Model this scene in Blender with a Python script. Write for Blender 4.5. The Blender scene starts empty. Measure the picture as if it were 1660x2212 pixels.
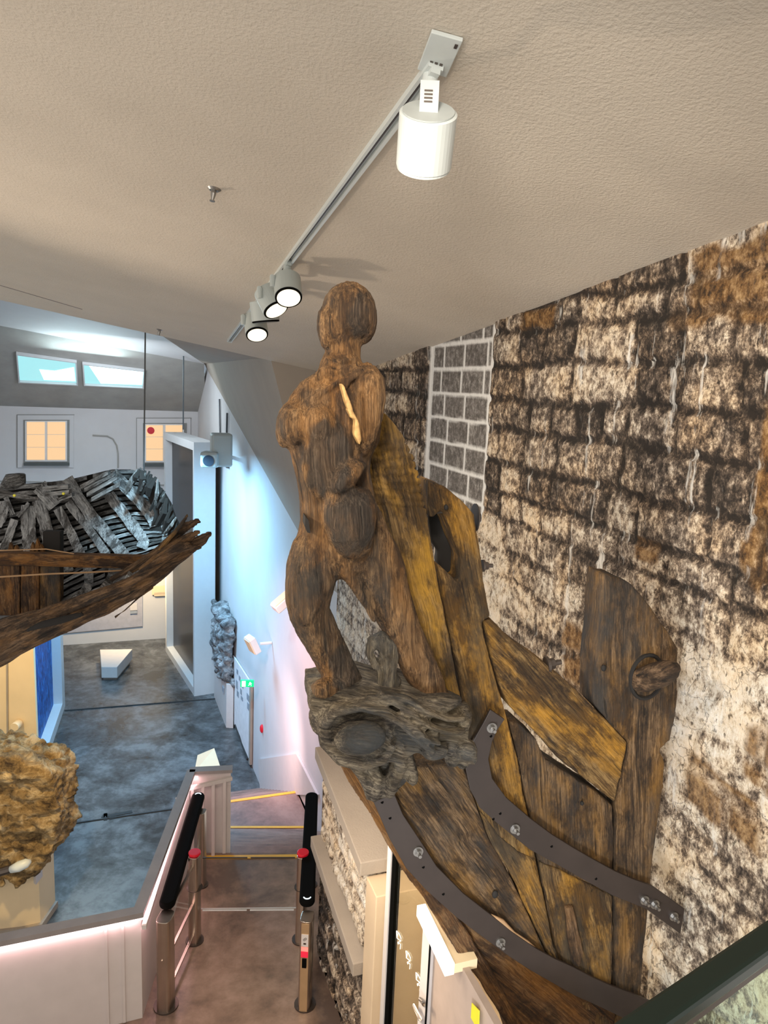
import bpy, bmesh, math, random
import numpy as np
from mathutils import Vector, Matrix, noise
random.seed(7)
S = bpy.context.scene
COL = S.collection
A = lambda *v: np.array(v, float)

# ---------------------------------------------------------------- camera
F, CX, CY = 1580., 830., 1106.
CAM = A(0, 0, 5.8)
_up = A(397., 9294., F); _up /= np.linalg.norm(_up)
_f = A(0, 0, -1.); _y = _f - _up * _f.dot(_up); _y /= np.linalg.norm(_y)
_x = np.cross(_y, _up)
R = np.array([_x, _y, _up])
cd = bpy.data.cameras.new('camera'); cam = bpy.data.objects.new('camera', cd); COL.objects.link(cam)
M = Matrix([list(r) for r in R]).to_4x4(); M.translation = Vector(CAM)
cam.matrix_world = M
cd.sensor_fit = 'VERTICAL'; cd.sensor_height = 36; cd.lens = F / 2212 * 36
cd.clip_start = .05; cd.clip_end = 200
S.camera = cam
S.view_settings.view_transform = 'Standard'; S.view_settings.look = 'None'
S.view_settings.exposure = 0.0; S.view_settings.gamma = 1; S.view_settings.use_curve_mapping = False

# ---------------------------------------------------------------- world and the large lights
w = bpy.data.worlds.new('world'); S.world = w; w.use_nodes = True
w.node_tree.nodes['Background'].inputs[0].default_value = (1.0, .93, .84, 1)
w.node_tree.nodes['Background'].inputs[1].default_value = .85

def light(kind, name, loc, aim, power, color, size=.5, spot=60, blend=.6, size_y=None):
    d = bpy.data.lights.new(name, kind); d.energy = power; d.color = color
    if kind == 'AREA':
        d.size = size
        if size_y: d.shape = 'RECTANGLE'; d.size_y = size_y
    else: d.shadow_soft_size = size
    if kind == 'SPOT': d.spot_size = math.radians(spot); d.spot_blend = blend
    o = bpy.data.objects.new(name, d); COL.objects.link(o); o.location = loc
    v = Vector(aim) - Vector(loc)
    o.rotation_euler = v.to_track_quat('-Z', 'Y').to_euler()
    return o
WARM = (1, .78, .52); NEUT = (1, .93, .84); COOL = (.45, .75, 1); PINK = (1, .72, .68)
# lamps of the upper gallery behind the viewer
light('AREA', 'gallery_light', (-1.2, -2.4, 7.4), (.6, 4.5, 4.2), 150, (1, .9, .78), 1.6)
light('SPOT', 'gallery_spot', (-3.2, 1.4, 6.7), (.1, 3.7, 4.9), 520, (1, .86, .66), .12, 62, .7)
light('SPOT', 'hall_uplight', (-6.0, 6.5, 4.4), (-.2, 4.6, 6.2), 420, (1, .80, .60), .12, 80, .8)
light('SPOT', 'stone_spot', (-.2, 1.6, 6.7), (1.7, 5.2, 4.6), 190, (1, .9, .76), .2, 95, .8)
light('SPOT', 'stone_spot_low', (.1, .8, 3.0), (1.9, 4.3, 3.2), 300, (.92, .96, 1), .3, 95, .9)
# hall lamps, daylight and added fill lights
light('AREA', 'skylight_day', (-9.5, 22.5, 7.6), (-6, 14, 1), 900, COOL, 2.5, size_y=1.2)
light('AREA', 'hall_fill', (-8.0, 21.0, 5.6), (-9.2, 26.8, 1.5), 150, (.88, .94, 1), 1.6)  # soft fill added to lift the far wall, no fitting hangs there
light('AREA', 'skylight_glow', (-9.6, 23.4, 6.0), (-7.0, 18.0, 7.2), 90, (.72, .95, 1), 2.2, size_y=.6)
light('SPOT', 'hall_blue_wash', (-7.6, 19.2, 5.0), (-4.3, 20.8, 2.0), 850, (.42, .75, 1), .15, 60, .7)
light('SPOT', 'hull_blue', (-3.0, 8.6, 6.3), (-3.3, 10.9, 3.9), 1500, (.5, .82, 1), .2, 40, .8)
light('AREA', 'hall_blue_floor', (-6, 17.5, 3.9), (-5.5, 17.2, -4.2), 800, (.28, .66, 1), 2)
light('SPOT', 'far_warm', (-8.8, 24.6, -.4), (-9, 27, -3.6), 700, (1, .72, .36), .2, 140, .8)
light('SPOT', 'yellow_wall', (-8.6, 13.6, 1.2), (-9, 17, -1.8), 430, (1, .70, .30), .15, 100, .8)
light('SPOT', 'rock_warm', (-4.4, 9.2, 2.2), (-6.4, 12, -1.6), 750, (1, .72, .32), .1, 60, .7)
light('SPOT', 'lane_warm', (-1.2, 4.5, 4.6), (-1.2, 6.6, 0), 110, (1, .74, .6), .3, 110, .8)
light('SPOT', 'door_warm', (-.9, 4.0, 3.2), (.3, 4.9, 1.2), 150, (1, .82, .6), .3, 110, .8)
light('POINT', 'washroom_fill', (.70, 4.40, 2.1), (0, 0, 0), 12, (1, .84, .6), .12)  # unseen fill added to brighten the space behind the door glass
light('SPOT', 'stair_pink_low', (-2.9, 13.0, -.9), (-1.9, 15.4, -1.9), 190, (1, .62, .58), .2, 120, .9)
light('SPOT', 'stair_pink', (-3.2, 11.4, 2.6), (-1.7, 14.8, -.9), 850, (1, .50, .46), .3, 80, .9)

# ---------------------------------------------------------------- projection helpers
def ray(x, y): return R @ A(x - CX, -(y - CY), -F)
def atz(x, y, z): d = ray(x, y); return CAM + d * ((z - CAM[2]) / d[2])
def atd(x, y, Y): d = ray(x, y); return CAM + d * (Y / d[1])
def onpl(x, y, P, n): d = ray(x, y); return CAM + d * (np.dot(A(*P) - CAM, n) / np.dot(d, n))
D = A(-.33, .944, 0); D /= np.linalg.norm(D)       # along the stone wall, away from the viewer
N = A(D[1], -D[0], 0)                              # into the stone wall
Z = A(0, 0, 1)

# ---------------------------------------------------------------- mesh helpers
class MB:
    def __init__(s): s.v = []; s.f = []
    def add(s, v, f):
        b = len(s.v); s.v += [tuple(map(float, p)) for p in v]; s.f += [tuple(i + b for i in q) for q in f]; return s
    def box(s, c, ax, ay, az):
        c, ax, ay, az = map(lambda q: A(*q), (c, ax, ay, az))
        v = [c + i * ax + j * ay + k * az for i in (-1, 1) for j in (-1, 1) for k in (-1, 1)]
        f = [(0, 1, 3, 2), (4, 6, 7, 5), (0, 4, 5, 1), (2, 3, 7, 6), (0, 2, 6, 4), (1, 5, 7, 3)]
        if np.dot(np.cross(ax, ay), az) < 0: f = [q[::-1] for q in f]
        return s.add(v, f)
    def prism(s, poly, ext):
        n = len(poly); e = A(*ext); poly = [A(*p) for p in poly]
        nn = sum((np.cross(poly[i] - poly[0], poly[(i + 1) % n] - poly[0]) for i in range(n)), A(0, 0, 0))
        if nn.dot(e) > 0: poly = poly[::-1]
        v = poly + [p + e for p in poly]
        f = [tuple(range(n)), tuple(range(2 * n - 1, n - 1, -1))] + [(i, i + n, (i + 1) % n + n, (i + 1) % n) for i in range(n)]
        return s.add(v, f)
    def tube(s, path, rs, n=10, flat=None, flatdir=None):
        """rings round a path; flat: second radius list, measured along flatdir"""
        path = [A(*p) for p in path]; m = len(path)
        if np.isscalar(rs): rs = [rs] * m
        v = []; up = None
        for i, p in enumerate(path):
            t = path[min(i + 1, m - 1)] - path[max(i - 1, 0)]; t /= np.linalg.norm(t) + 1e-9
            if flatdir is not None: b = A(*flatdir)
            else:
                b = up if up is not None else (A(0, 0, 1) if abs(t[2]) < .9 else A(1, 0, 0))
            a = np.cross(t, b); a /= np.linalg.norm(a) + 1e-9; b2 = np.cross(a, t); up = b2
            r1 = rs[i]; r2 = flat[i] if flat is not None else r1
            for k in range(n):
                q = 2 * math.pi * k / n
                v.append(p + a * r1 * math.cos(q) + b2 * r2 * math.sin(q))
        f = [(i * n + k, i * n + (k + 1) % n, (i + 1) * n + (k + 1) % n, (i + 1) * n + k) for i in range(m - 1) for k in range(n)]
        f += [tuple(range(n))[::-1], tuple(range((m - 1) * n, m * n))]
        return s.add(v, f)
    def ell(s, c, a, b, d, nu=16, nv=10):
        """ellipsoid with the three half axes given as vectors"""
        c, a, b, d = A(*c), A(*a), A(*b), A(*d)
        v = [c - d]
        for j in range(1, nv):
            th = math.pi * j / nv - math.pi / 2
            for i in range(nu):
                q = 2 * math.pi * i / nu
                v.append(c + (a * math.cos(q) + b * math.sin(q)) * math.cos(th) + d * math.sin(th))
        v.append(c + d); L = len(v) - 1
        f = [(0, 1 + (i + 1) % nu, 1 + i) for i in range(nu)]
        for j in range(nv - 2):
            for i in range(nu):
                p = 1 + j * nu
                f.append((p + i, p + (i + 1) % nu, p + nu + (i + 1) % nu, p + nu + i))
        p = 1 + (nv - 2) * nu
        f += [(p + i, p + (i + 1) % nu, L) for i in range(nu)]
        if np.dot(np.cross(a, b), d) < 0: f = [q[::-1] for q in f]
        return s.add(v, f)
    def cyl(s, p0, p1, r0, r1=None, n=24):
        return s.tube([p0, p1], [r0, r0 if r1 is None else r1], n)
    def build(s, name, mat, parent=None, smooth=False, bevel=0, grain=None, fix=True, **props):
        v = np.array(s.v)
        if parent is not None: o0 = A(*parent['_o'])
        else: o0 = A((v[:, 0].min() + v[:, 0].max()) / 2, (v[:, 1].min() + v[:, 1].max()) / 2, v[:, 2].min())
        me = bpy.data.meshes.new(name); me.from_pydata([tuple(p) for p in (v - o0)], [], s.f); me.update()
        if fix:
            bm = bmesh.new(); bm.from_mesh(me); bmesh.ops.recalc_face_normals(bm, faces=bm.faces); bm.to_mesh(me); bm.free()
        return finish(me, name, mat, parent, o0, smooth, bevel, grain, **props)

def setgrain(me, o0, g, up=(0.02, -1, .05)):
    g = A(*g); g /= np.linalg.norm(g); a = np.cross(g, A(*up)); a /= np.linalg.norm(a); b = np.cross(g, a)
    n = len(me.vertices); co = np.empty(n * 3); me.vertices.foreach_get('co', co); co = co.reshape(-1, 3) + o0
    off = A(random.random(), random.random(), random.random()) * 9
    q = np.stack([co @ g, co @ a, co @ b], 1) + off
    at = me.attributes.new('grain', 'FLOAT_VECTOR', 'POINT'); at.data.foreach_set('vector', q.ravel())

def finish(me, name, mat, parent, o0, smooth=False, bevel=0, grain=None, label=None, cat=None, group=None, kind=None):
    if grain is not None: setgrain(me, o0, grain)
    me.materials.append(mat)
    if smooth: me.polygons.foreach_set('use_smooth', [True] * len(me.polygons))
    o = bpy.data.objects.new(name, me); COL.objects.link(o)
    if parent is not None: o.parent = parent
    else: o.location = o0
    o['_o'] = [float(q) for q in o0]
    if bevel:
        b = o.modifiers.new('bevel', 'BEVEL'); b.width = bevel; b.segments = 2; b.limit_method = 'ANGLE'; b.angle_limit = math.radians(35)
    tag(o, label, cat, group, kind); return o
def tag(o, label=None, cat=None, group=None, kind=None):
    if label: o['label'] = label
    if cat: o['category'] = cat
    if group: o['group'] = group
    if kind: o['kind'] = kind
    return o
def thing(name, loc, label, cat, group=None):
    o = bpy.data.objects.new(name, None); COL.objects.link(o); o.empty_display_size = .05
    o.location = loc; o['_o'] = [float(q) for q in loc]
    return tag(o, label, cat, group)
def roughen(mb, name, mat, parent, voxel, disp, grain, smooth_it=0, post=None, **props):
    """voxel-remesh the closed pieces of mb into one continuous skin and carve it with noise"""
    v = np.array(mb.v)
    o0 = A(*parent['_o']) if parent is not None else A((v[:, 0].min() + v[:, 0].max()) / 2, (v[:, 1].min() + v[:, 1].max()) / 2, v[:, 2].min())
    me = bpy.data.meshes.new(name + '_src'); me.from_pydata([tuple(p) for p in (v - o0)], [], mb.f); me.update()
    bm = bmesh.new(); bm.from_mesh(me); bmesh.ops.recalc_face_normals(bm, faces=bm.faces); bm.to_mesh(me); bm.free()
    t = bpy.data.objects.new('tmp', me); COL.objects.link(t)
    r = t.modifiers.new('r', 'REMESH'); r.mode = 'VOXEL'; r.voxel_size = voxel
    if smooth_it: q = t.modifiers.new('s', 'SMOOTH'); q.factor = .5; q.iterations = smooth_it
    dg = bpy.context.evaluated_depsgraph_get(); dg.update()
    m2 = bpy.data.meshes.new_from_object(t.evaluated_get(dg)); m2.name = name
    bpy.data.objects.remove(t); bpy.data.meshes.remove(me)
    n = len(m2.vertices); co = np.empty(n * 3); m2.vertices.foreach_get('co', co); co = co.reshape(-1, 3)
    nr = np.empty(n * 3); m2.vertices.foreach_get('normal', nr); nr = nr.reshape(-1, 3)
    if grain is not None: setgrain(m2, o0, grain)
    g = np.empty(n * 3)
    if grain is not None: m2.attributes['grain'].data.foreach_get('vector', g); g = g.reshape(-1, 3)
    else: g = co + o0
    d = np.array([disp(Vector(g[i]), Vector(co[i] + o0)) for i in range(n)])
    co = co + nr * d[:, None]
    m2.vertices.foreach_set('co', co.ravel()); m2.update()
    if post: post(m2, co + o0, g)
    return finish(m2, name, mat, parent, o0, True, **props)

# ---------------------------------------------------------------- materials
def new_mat(name):
    m = bpy.data.materials.new(name); m.use_nodes = True; nt = m.node_tree
    return m, nt, nt.nodes['Principled BSDF']
def nd(nt, t, **k):
    n = nt.nodes.new(t)
    for a, b in k.items(): setattr(n, a, b)
    return n
def ramp(nt, fac, stops, interp='LINEAR'):
    r = nd(nt, 'ShaderNodeValToRGB'); r.color_ramp.interpolation = interp
    e = r.color_ramp.elements
    while len(e) > 1: e.remove(e[-1])
    e[0].position = stops[0][0]; e[0].color = (*stops[0][1], 1)
    for p, c in stops[1:]:
        q = e.new(p); q.color = (*c, 1)
    nt.links.new(fac, r.inputs[0]); return r.outputs[0]
def noi(nt, vec, scale, detail=4, rough=.55, dist=0.):
    n = nd(nt, 'ShaderNodeTexNoise'); n.inputs['Scale'].default_value = scale; n.inputs['Detail'].default_value = detail
    n.inputs['Roughness'].default_value = rough; n.inputs['Distortion'].default_value = dist
    nt.links.new(vec, n.inputs['Vector']); return n.outputs['Fac']
def mapv(nt, vec, sc, loc=(0, 0, 0)):
    n = nd(nt, 'ShaderNodeMapping'); n.inputs['Scale'].default_value = sc; n.inputs['Location'].default_value = loc
    nt.links.new(vec, n.inputs['Vector']); return n.outputs[0]
def mix(nt, fac, a, b, mode='MIX'):
    n = nd(nt, 'ShaderNodeMix', data_type='RGBA', blend_type=mode)
    for sock, val in ((n.inputs[0], fac), (n.inputs[6], a), (n.inputs[7], b)):
        if isinstance(val, (int, float)): sock.default_value = val
        elif isinstance(val, tuple): sock.default_value = (*val, 1)
        else: nt.links.new(val, sock)
    return n.outputs[2]
def mth(nt, op, a, b=0., c=None):
    n = nd(nt, 'ShaderNodeMath', operation=op)
    for i, val in enumerate((a, b) if c is None else (a, b, c)):
        if isinstance(val, (int, float)): n.inputs[i].default_value = val
        else: nt.links.new(val, n.inputs[i])
    return n.outputs[0]
def bump(nt, bs, h, strength=.4, dist=.02):
    b = nd(nt, 'ShaderNodeBump'); b.inputs['Strength'].default_value = strength; b.inputs['Distance'].default_value = dist
    nt.links.new(h, b.inputs['Height']); nt.links.new(b.outputs[0], bs.inputs['Normal'])
def world_pos(nt): return nd(nt, 'ShaderNodeNewGeometry').outputs['Position']

def plain(name, col, rough=.5, metal=0., em=None, es=0., var=.08, scale=6.):
    m, nt, bs = new_mat(name)
    n = noi(nt, world_pos(nt), scale, 4)
    lo = tuple(c * (1 - var) for c in col); hi = tuple(min(1, c * (1 + var)) for c in col)
    nt.links.new(ramp(nt, n, [(.3, lo), (.7, hi)]), bs.inputs['Base Color'])
    bs.inputs['Roughness'].default_value = rough; bs.inputs['Metallic'].default_value = metal
    if em: bs.inputs['Emission Color'].default_value = (*em, 1); bs.inputs['Emission Strength'].default_value = es
    return m
def plaster(name, col, grit=180., st=.25, var=.06):
    m, nt, bs = new_mat(name); p = world_pos(nt)
    n = noi(nt, p, 1.3, 5, .6); g = noi(nt, p, grit, 2, .6)
    lo = tuple(c * (1 - var) for c in col); hi = tuple(min(1, c * (1 + var)) for c in col)
    nt.links.new(ramp(nt, n, [(.3, lo), (.7, hi)]), bs.inputs['Base Color'])
    bs.inputs['Roughness'].default_value = .8
    bump(nt, bs, g, st, .01); return m
def wood(name, dark, mid, light_, accent, acc=.5, fs=60., crack=.5, bst=.8, grey=None):
    m, nt, bs = new_mat(name)
    at = nd(nt, 'ShaderNodeAttribute', attribute_name='grain'); g = at.outputs['Vector']
    warp = noi(nt, g, 3, 3)
    wv = nd(nt, 'ShaderNodeVectorMath', operation='MULTIPLY_ADD'); nt.links.new(g, wv.inputs[0]); wv.inputs[1].default_value = (1, 1, 1)
    cm = nd(nt, 'ShaderNodeCombineXYZ'); nt.links.new(mth(nt, 'MULTIPLY', warp, .06), cm.inputs[1]); nt.links.new(mth(nt, 'MULTIPLY', warp, .06), cm.inputs[2])
    nt.links.new(cm.outputs[0], wv.inputs[2]); gw = wv.outputs[0]
    fine = noi(nt, mapv(nt, gw, (3.0, fs, fs)), 1, 8, .78)
    mid_ = noi(nt, mapv(nt, gw, (1.6, 16, 16)), 1, 7, .72)
    big = noi(nt, mapv(nt, g, (1.6, 4, 4)), 1, 6, .7)
    c = ramp(nt, mth(nt, 'ADD', mth(nt, 'MULTIPLY', fine, .6), mth(nt, 'MULTIPLY', mid_, .4)), [(.40, dark), (.49, mid), (.60, light_)])
    bl = ramp(nt, big, [(.44, (0, 0, 0)), (.62, (1, 1, 1))])
    ac = ramp(nt, fine, [(.25, tuple(q * .35 for q in accent)), (.6, accent)])
    c = mix(nt, mth(nt, 'MULTIPLY', bl, acc), c, ac)
    dk = ramp(nt, noi(nt, mapv(nt, g, (2.4, 5, 5), (4, 7, 1)), 1, 6, .7), [(.42, (.22, .20, .19)), (.52, (1, 1, 1))])
    c = mix(nt, .9, c, dk, 'MULTIPLY')
    dkt = nd(nt, 'ShaderNodeAttribute', attribute_name='dark_tone').outputs['Fac']
    c = mix(nt, mth(nt, 'MULTIPLY', dkt, .8), c, ramp(nt, fine, [(.4, (.008, .007, .006)), (.52, (.035, .030, .026)), (.62, (.11, .095, .08))]))
    if grey:
        gb = ramp(nt, noi(nt, mapv(nt, g, (1.1, 3, 3), (9, 2, 5)), 1, 6, .7), [(.5, (0, 0, 0)), (.66, (1, 1, 1))])
        c = mix(nt, mth(nt, 'MULTIPLY', gb, .8), c, grey)
    ck = noi(nt, mapv(nt, gw, (1.0, 30, 30), (3, 3, 3)), 1, 3, .5)
    ckr = ramp(nt, ck, [(.30, (0, 0, 0)), (.36, (1, 1, 1))])
    c = mix(nt, crack, c, ckr, 'MULTIPLY')
    nt.links.new(c, bs.inputs['Base Color']); bs.inputs['Roughness'].default_value = .72
    h = mth(nt, 'ADD', mth(nt, 'ADD', fine, mth(nt, 'MULTIPLY', mid_, .8)), mth(nt, 'MULTIPLY', ckr, .8))
    bump(nt, bs, h, bst, .02); return m

W_FIG = wood('carved_oak', (.012, .006, .003), (.15, .078, .030), (.50, .30, .14), (.46, .20, .04), .5, 110, .6, 1., (.055, .050, .045))
W_SCROLL = wood('weathered_grey_oak', (.012, .010, .008), (.095, .075, .058), (.40, .34, .25), (.34, .24, .09), .25, 90, .5, 1., (.06, .068, .075))
W_OCHRE = wood('ochre_stained_oak', (.016, .008, .003), (.15, .08, .024), (.46, .29, .11), (.72, .35, .03), .85, 90, .6, 1., (.09, .07, .045))
W_CLOAK = wood('carved_cloak_oak', (.014, .008, .004), (.15, .085, .03), (.46, .29, .12), (.80, .42, .04), .85, 100, .6, 1., (.07, .055, .04))
W_BROWN = wood('brown_ship_oak', (.012, .007, .004), (.10, .056, .024), (.36, .23, .12), (.50, .24, .03), .5, 90, .6, 1., (.05, .05, .05))
W_RED = wood('red_brown_ship_oak', (.016, .007, .003), (.13, .058, .02), (.34, .20, .09), (.50, .20, .02), .5, 90, .6, 1.)
W_PALE = wood('pale_bleached_oak', (.03, .03, .03), (.30, .31, .32), (.66, .67, .68), (.2, .2, .21), .3, 40, .7, .9)
W_MIDG = wood('grey_strake_oak', (.012, .011, .011), (.11, .11, .11), (.42, .42, .42), (.08, .07, .06), .5, 40, .7, .9)
W_WALE = wood('tarred_brown_oak', (.010, .006, .004), (.085, .048, .024), (.30, .19, .11), (.36, .17, .04), .45, 40, .8, 1.)
W_BLACK = plain('dark_old_timber', (.012, .010, .009), .8)
M_CEIL = plaster('rough_white_ceiling_paint', (.62, .56, .48), 55, .55, .05)
M_WHITE = plaster('white_wall_paint', (.60, .59, .60), 90, .08, .03)
M_SHADEW = plaster('shaded_white_bulkhead_paint', (.37, .32, .27), 90, .08, .04)  # white paint darkened, the bulkhead's shade is in this colour
M_ROOF = plaster('grey_roof_paint', (.34, .33, .31), 60, .1, .12)
M_YWALL = plaster('cream_wall_paint', (.78, .62, .40), 90, .06, .04)
M_CAP = plain('grey_stone_cap', (.27, .25, .25), .55)
M_PANEL = plain('white_parapet_panel', (.62, .58, .57), .5, var=.03)
M_STEEL = plain('brushed_steel', (.55, .48, .42), .28, 1.)
M_STEELD = plain('dark_steel', (.12, .10, .09), .4, .8)
M_STRAP = plain('brown_painted_iron', (.040, .029, .025), .5, .2, var=.12)
M_BOLT = plain('grey_steel_bolt', (.34, .33, .32), .35, .9)
M_BLACK = plain('black_rubber', (.002, .002, .002), .95)
M_BLACK.node_tree.nodes['Principled BSDF'].inputs['Specular IOR Level'].default_value = .1
M_RED = plain('red_plastic', (.65, .01, .03), .35)
M_LAMP = plain('white_lamp_paint', (.62, .67, .67), .4, var=.02)
M_LAMPG = plain('grey_lamp_paint', (.42, .47, .47), .4, var=.02)
M_LENS = plain('lit_lamp_lens', (.9, .85, .7), .3, em=(1, .9, .68), es=1.15)
M_LENSOFF = plain('dark_lamp_lens', (.05, .06, .08), .1)
M_LED = plain('pink_white_led_strip', (1, .9, .9), .3, em=(1, .84, .84), es=1.3)
M_YEL = plain('yellow_nosing_paint', (.72, .42, .03), .5)
M_JOINT = plain('dark_floor_joint', (.03, .03, .03), .8)
M_GREEN = plain('green_exit_sign', (.0, .5, .16), .3, em=(.0, .62, .22), es=.8)
M_SIGNW = plain('white_sign_symbol', (.9, 1, .9), .3, em=(.8, 1, .85), es=1.2)
M_SKY = plain('skylight_glow', (.8, 1, 1), .3, em=(.62, .95, 1), es=2.0)
M_SKY2 = plain('skylight_reveal_glow', (.05, .1, .1), .3, em=(.34, .72, .76), es=1.1)
M_WIN = plain('lit_room_glow', (.10, .07, .04), .5, em=(1, .64, .34), es=.92, var=.1, scale=1.5)
M_SASH = plain('grey_window_paint', (.22, .22, .21), .5)
M_FRAME = plain('white_case_frame', (.62, .64, .66), .4, var=.02)
M_PRINT = plain('grey_printed_text', (.30, .33, .38), .7)
M_LIGHTBAR = plain('lit_light_bar', (1, .95, .85), .3, em=(1, .93, .78), es=1.0)
M_TEXT = plain('white_glass_lettering', (.95, .9, .85), .5, em=(1, .95, .9), es=.25)
M_YSTICK = plain('yellow_sticker', (.75, .68, .04), .5)
M_CABLE = plain('grey_steel_cable', (.10, .11, .12), .4, .6)
M_ROPE = plain('tan_rope', (.42, .26, .14), .9)
M_DOT = plain('yellow_marker_dot', (.8, .75, .05), .5)
M_CONC = plaster('grey_concrete', (.36, .31, .26), 60, .3, .12)
M_BEIGE = plaster('beige_plaster', (.66, .52, .36), 60, .1, .08)

def floor_mat(name, lo, mid, hi, rough):
    m, nt, bs = new_mat(name); p = world_pos(nt)
    a = noi(nt, p, .9, 7, .66, .4); b = noi(nt, mapv(nt, p, (1, 1, 1), (5, 3, 0)), 5, 5, .7)
    c = ramp(nt, mth(nt, 'ADD', mth(nt, 'MULTIPLY', a, .75), mth(nt, 'MULTIPLY', b, .25)), [(.40, lo), (.5, mid), (.60, hi)])
    nt.links.new(c, bs.inputs['Base Color']); bs.inputs['Roughness'].default_value = rough
    bump(nt, bs, b, .05, .01); return m
M_LANE = floor_mat('brown_polished_concrete', (.12, .085, .07), (.24, .17, .13), (.36, .26, .21), .32)
M_HALL = floor_mat('grey_polished_concrete', (.035, .034, .033), (.085, .086, .088), (.17, .175, .18), .25)
M_STEP = floor_mat('brown_stone_tread', (.15, .09, .07), (.25, .15, .12), (.33, .21, .17), .5)

def blue_mat():
    m, nt, bs = new_mat('blue_textured_panel'); p = world_pos(nt)
    a = noi(nt, mapv(nt, p, (1, 1, .35)), 9, 8, .75, .6)
    nt.links.new(ramp(nt, a, [(.38, (.005, .02, .08)), (.5, (.01, .09, .36)), (.66, (.04, .28, .75))]), bs.inputs['Base Color'])
    bs.inputs['Roughness'].default_value = .6; return m
M_BLUE = blue_mat()
def glass_mat(name, col, rough=.02, alpha=.12, tint=1.):
    m = bpy.data.materials.new(name); m.use_nodes = True; nt = m.node_tree; nt.nodes.clear()
    t = nd(nt, 'ShaderNodeBsdfTransparent'); t.inputs[0].default_value = (*col, 1)
    g = nd(nt, 'ShaderNodeBsdfGlossy'); g.inputs['Roughness'].default_value = rough; g.inputs[0].default_value = (.8, .9, .85, 1)
    f = nd(nt, 'ShaderNodeFresnel'); f.inputs[0].default_value = 1.45
    s = nd(nt, 'ShaderNodeMixShader'); o = nd(nt, 'ShaderNodeOutputMaterial')
    bk = nd(nt, 'ShaderNodeNewGeometry').outputs['Backfacing']; nt.links.new(mth(nt, 'MULTIPLY', f.outputs[0], mth(nt, 'SUBTRACT', 1., bk)), s.inputs[0]); nt.links.new(t.outputs[0], s.inputs[1]); nt.links.new(g.outputs[0], s.inputs[2])
    nt.links.new(s.outputs[0], o.inputs[0]); return m
M_GLASS = glass_mat('clear_green_glass', (.84, .96, .90))
M_GLASSC = glass_mat('clear_gate_glass', (.975, .98, .975))
M_GLASSD = glass_mat('smoky_door_glass', (.93, .91, .84))

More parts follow.
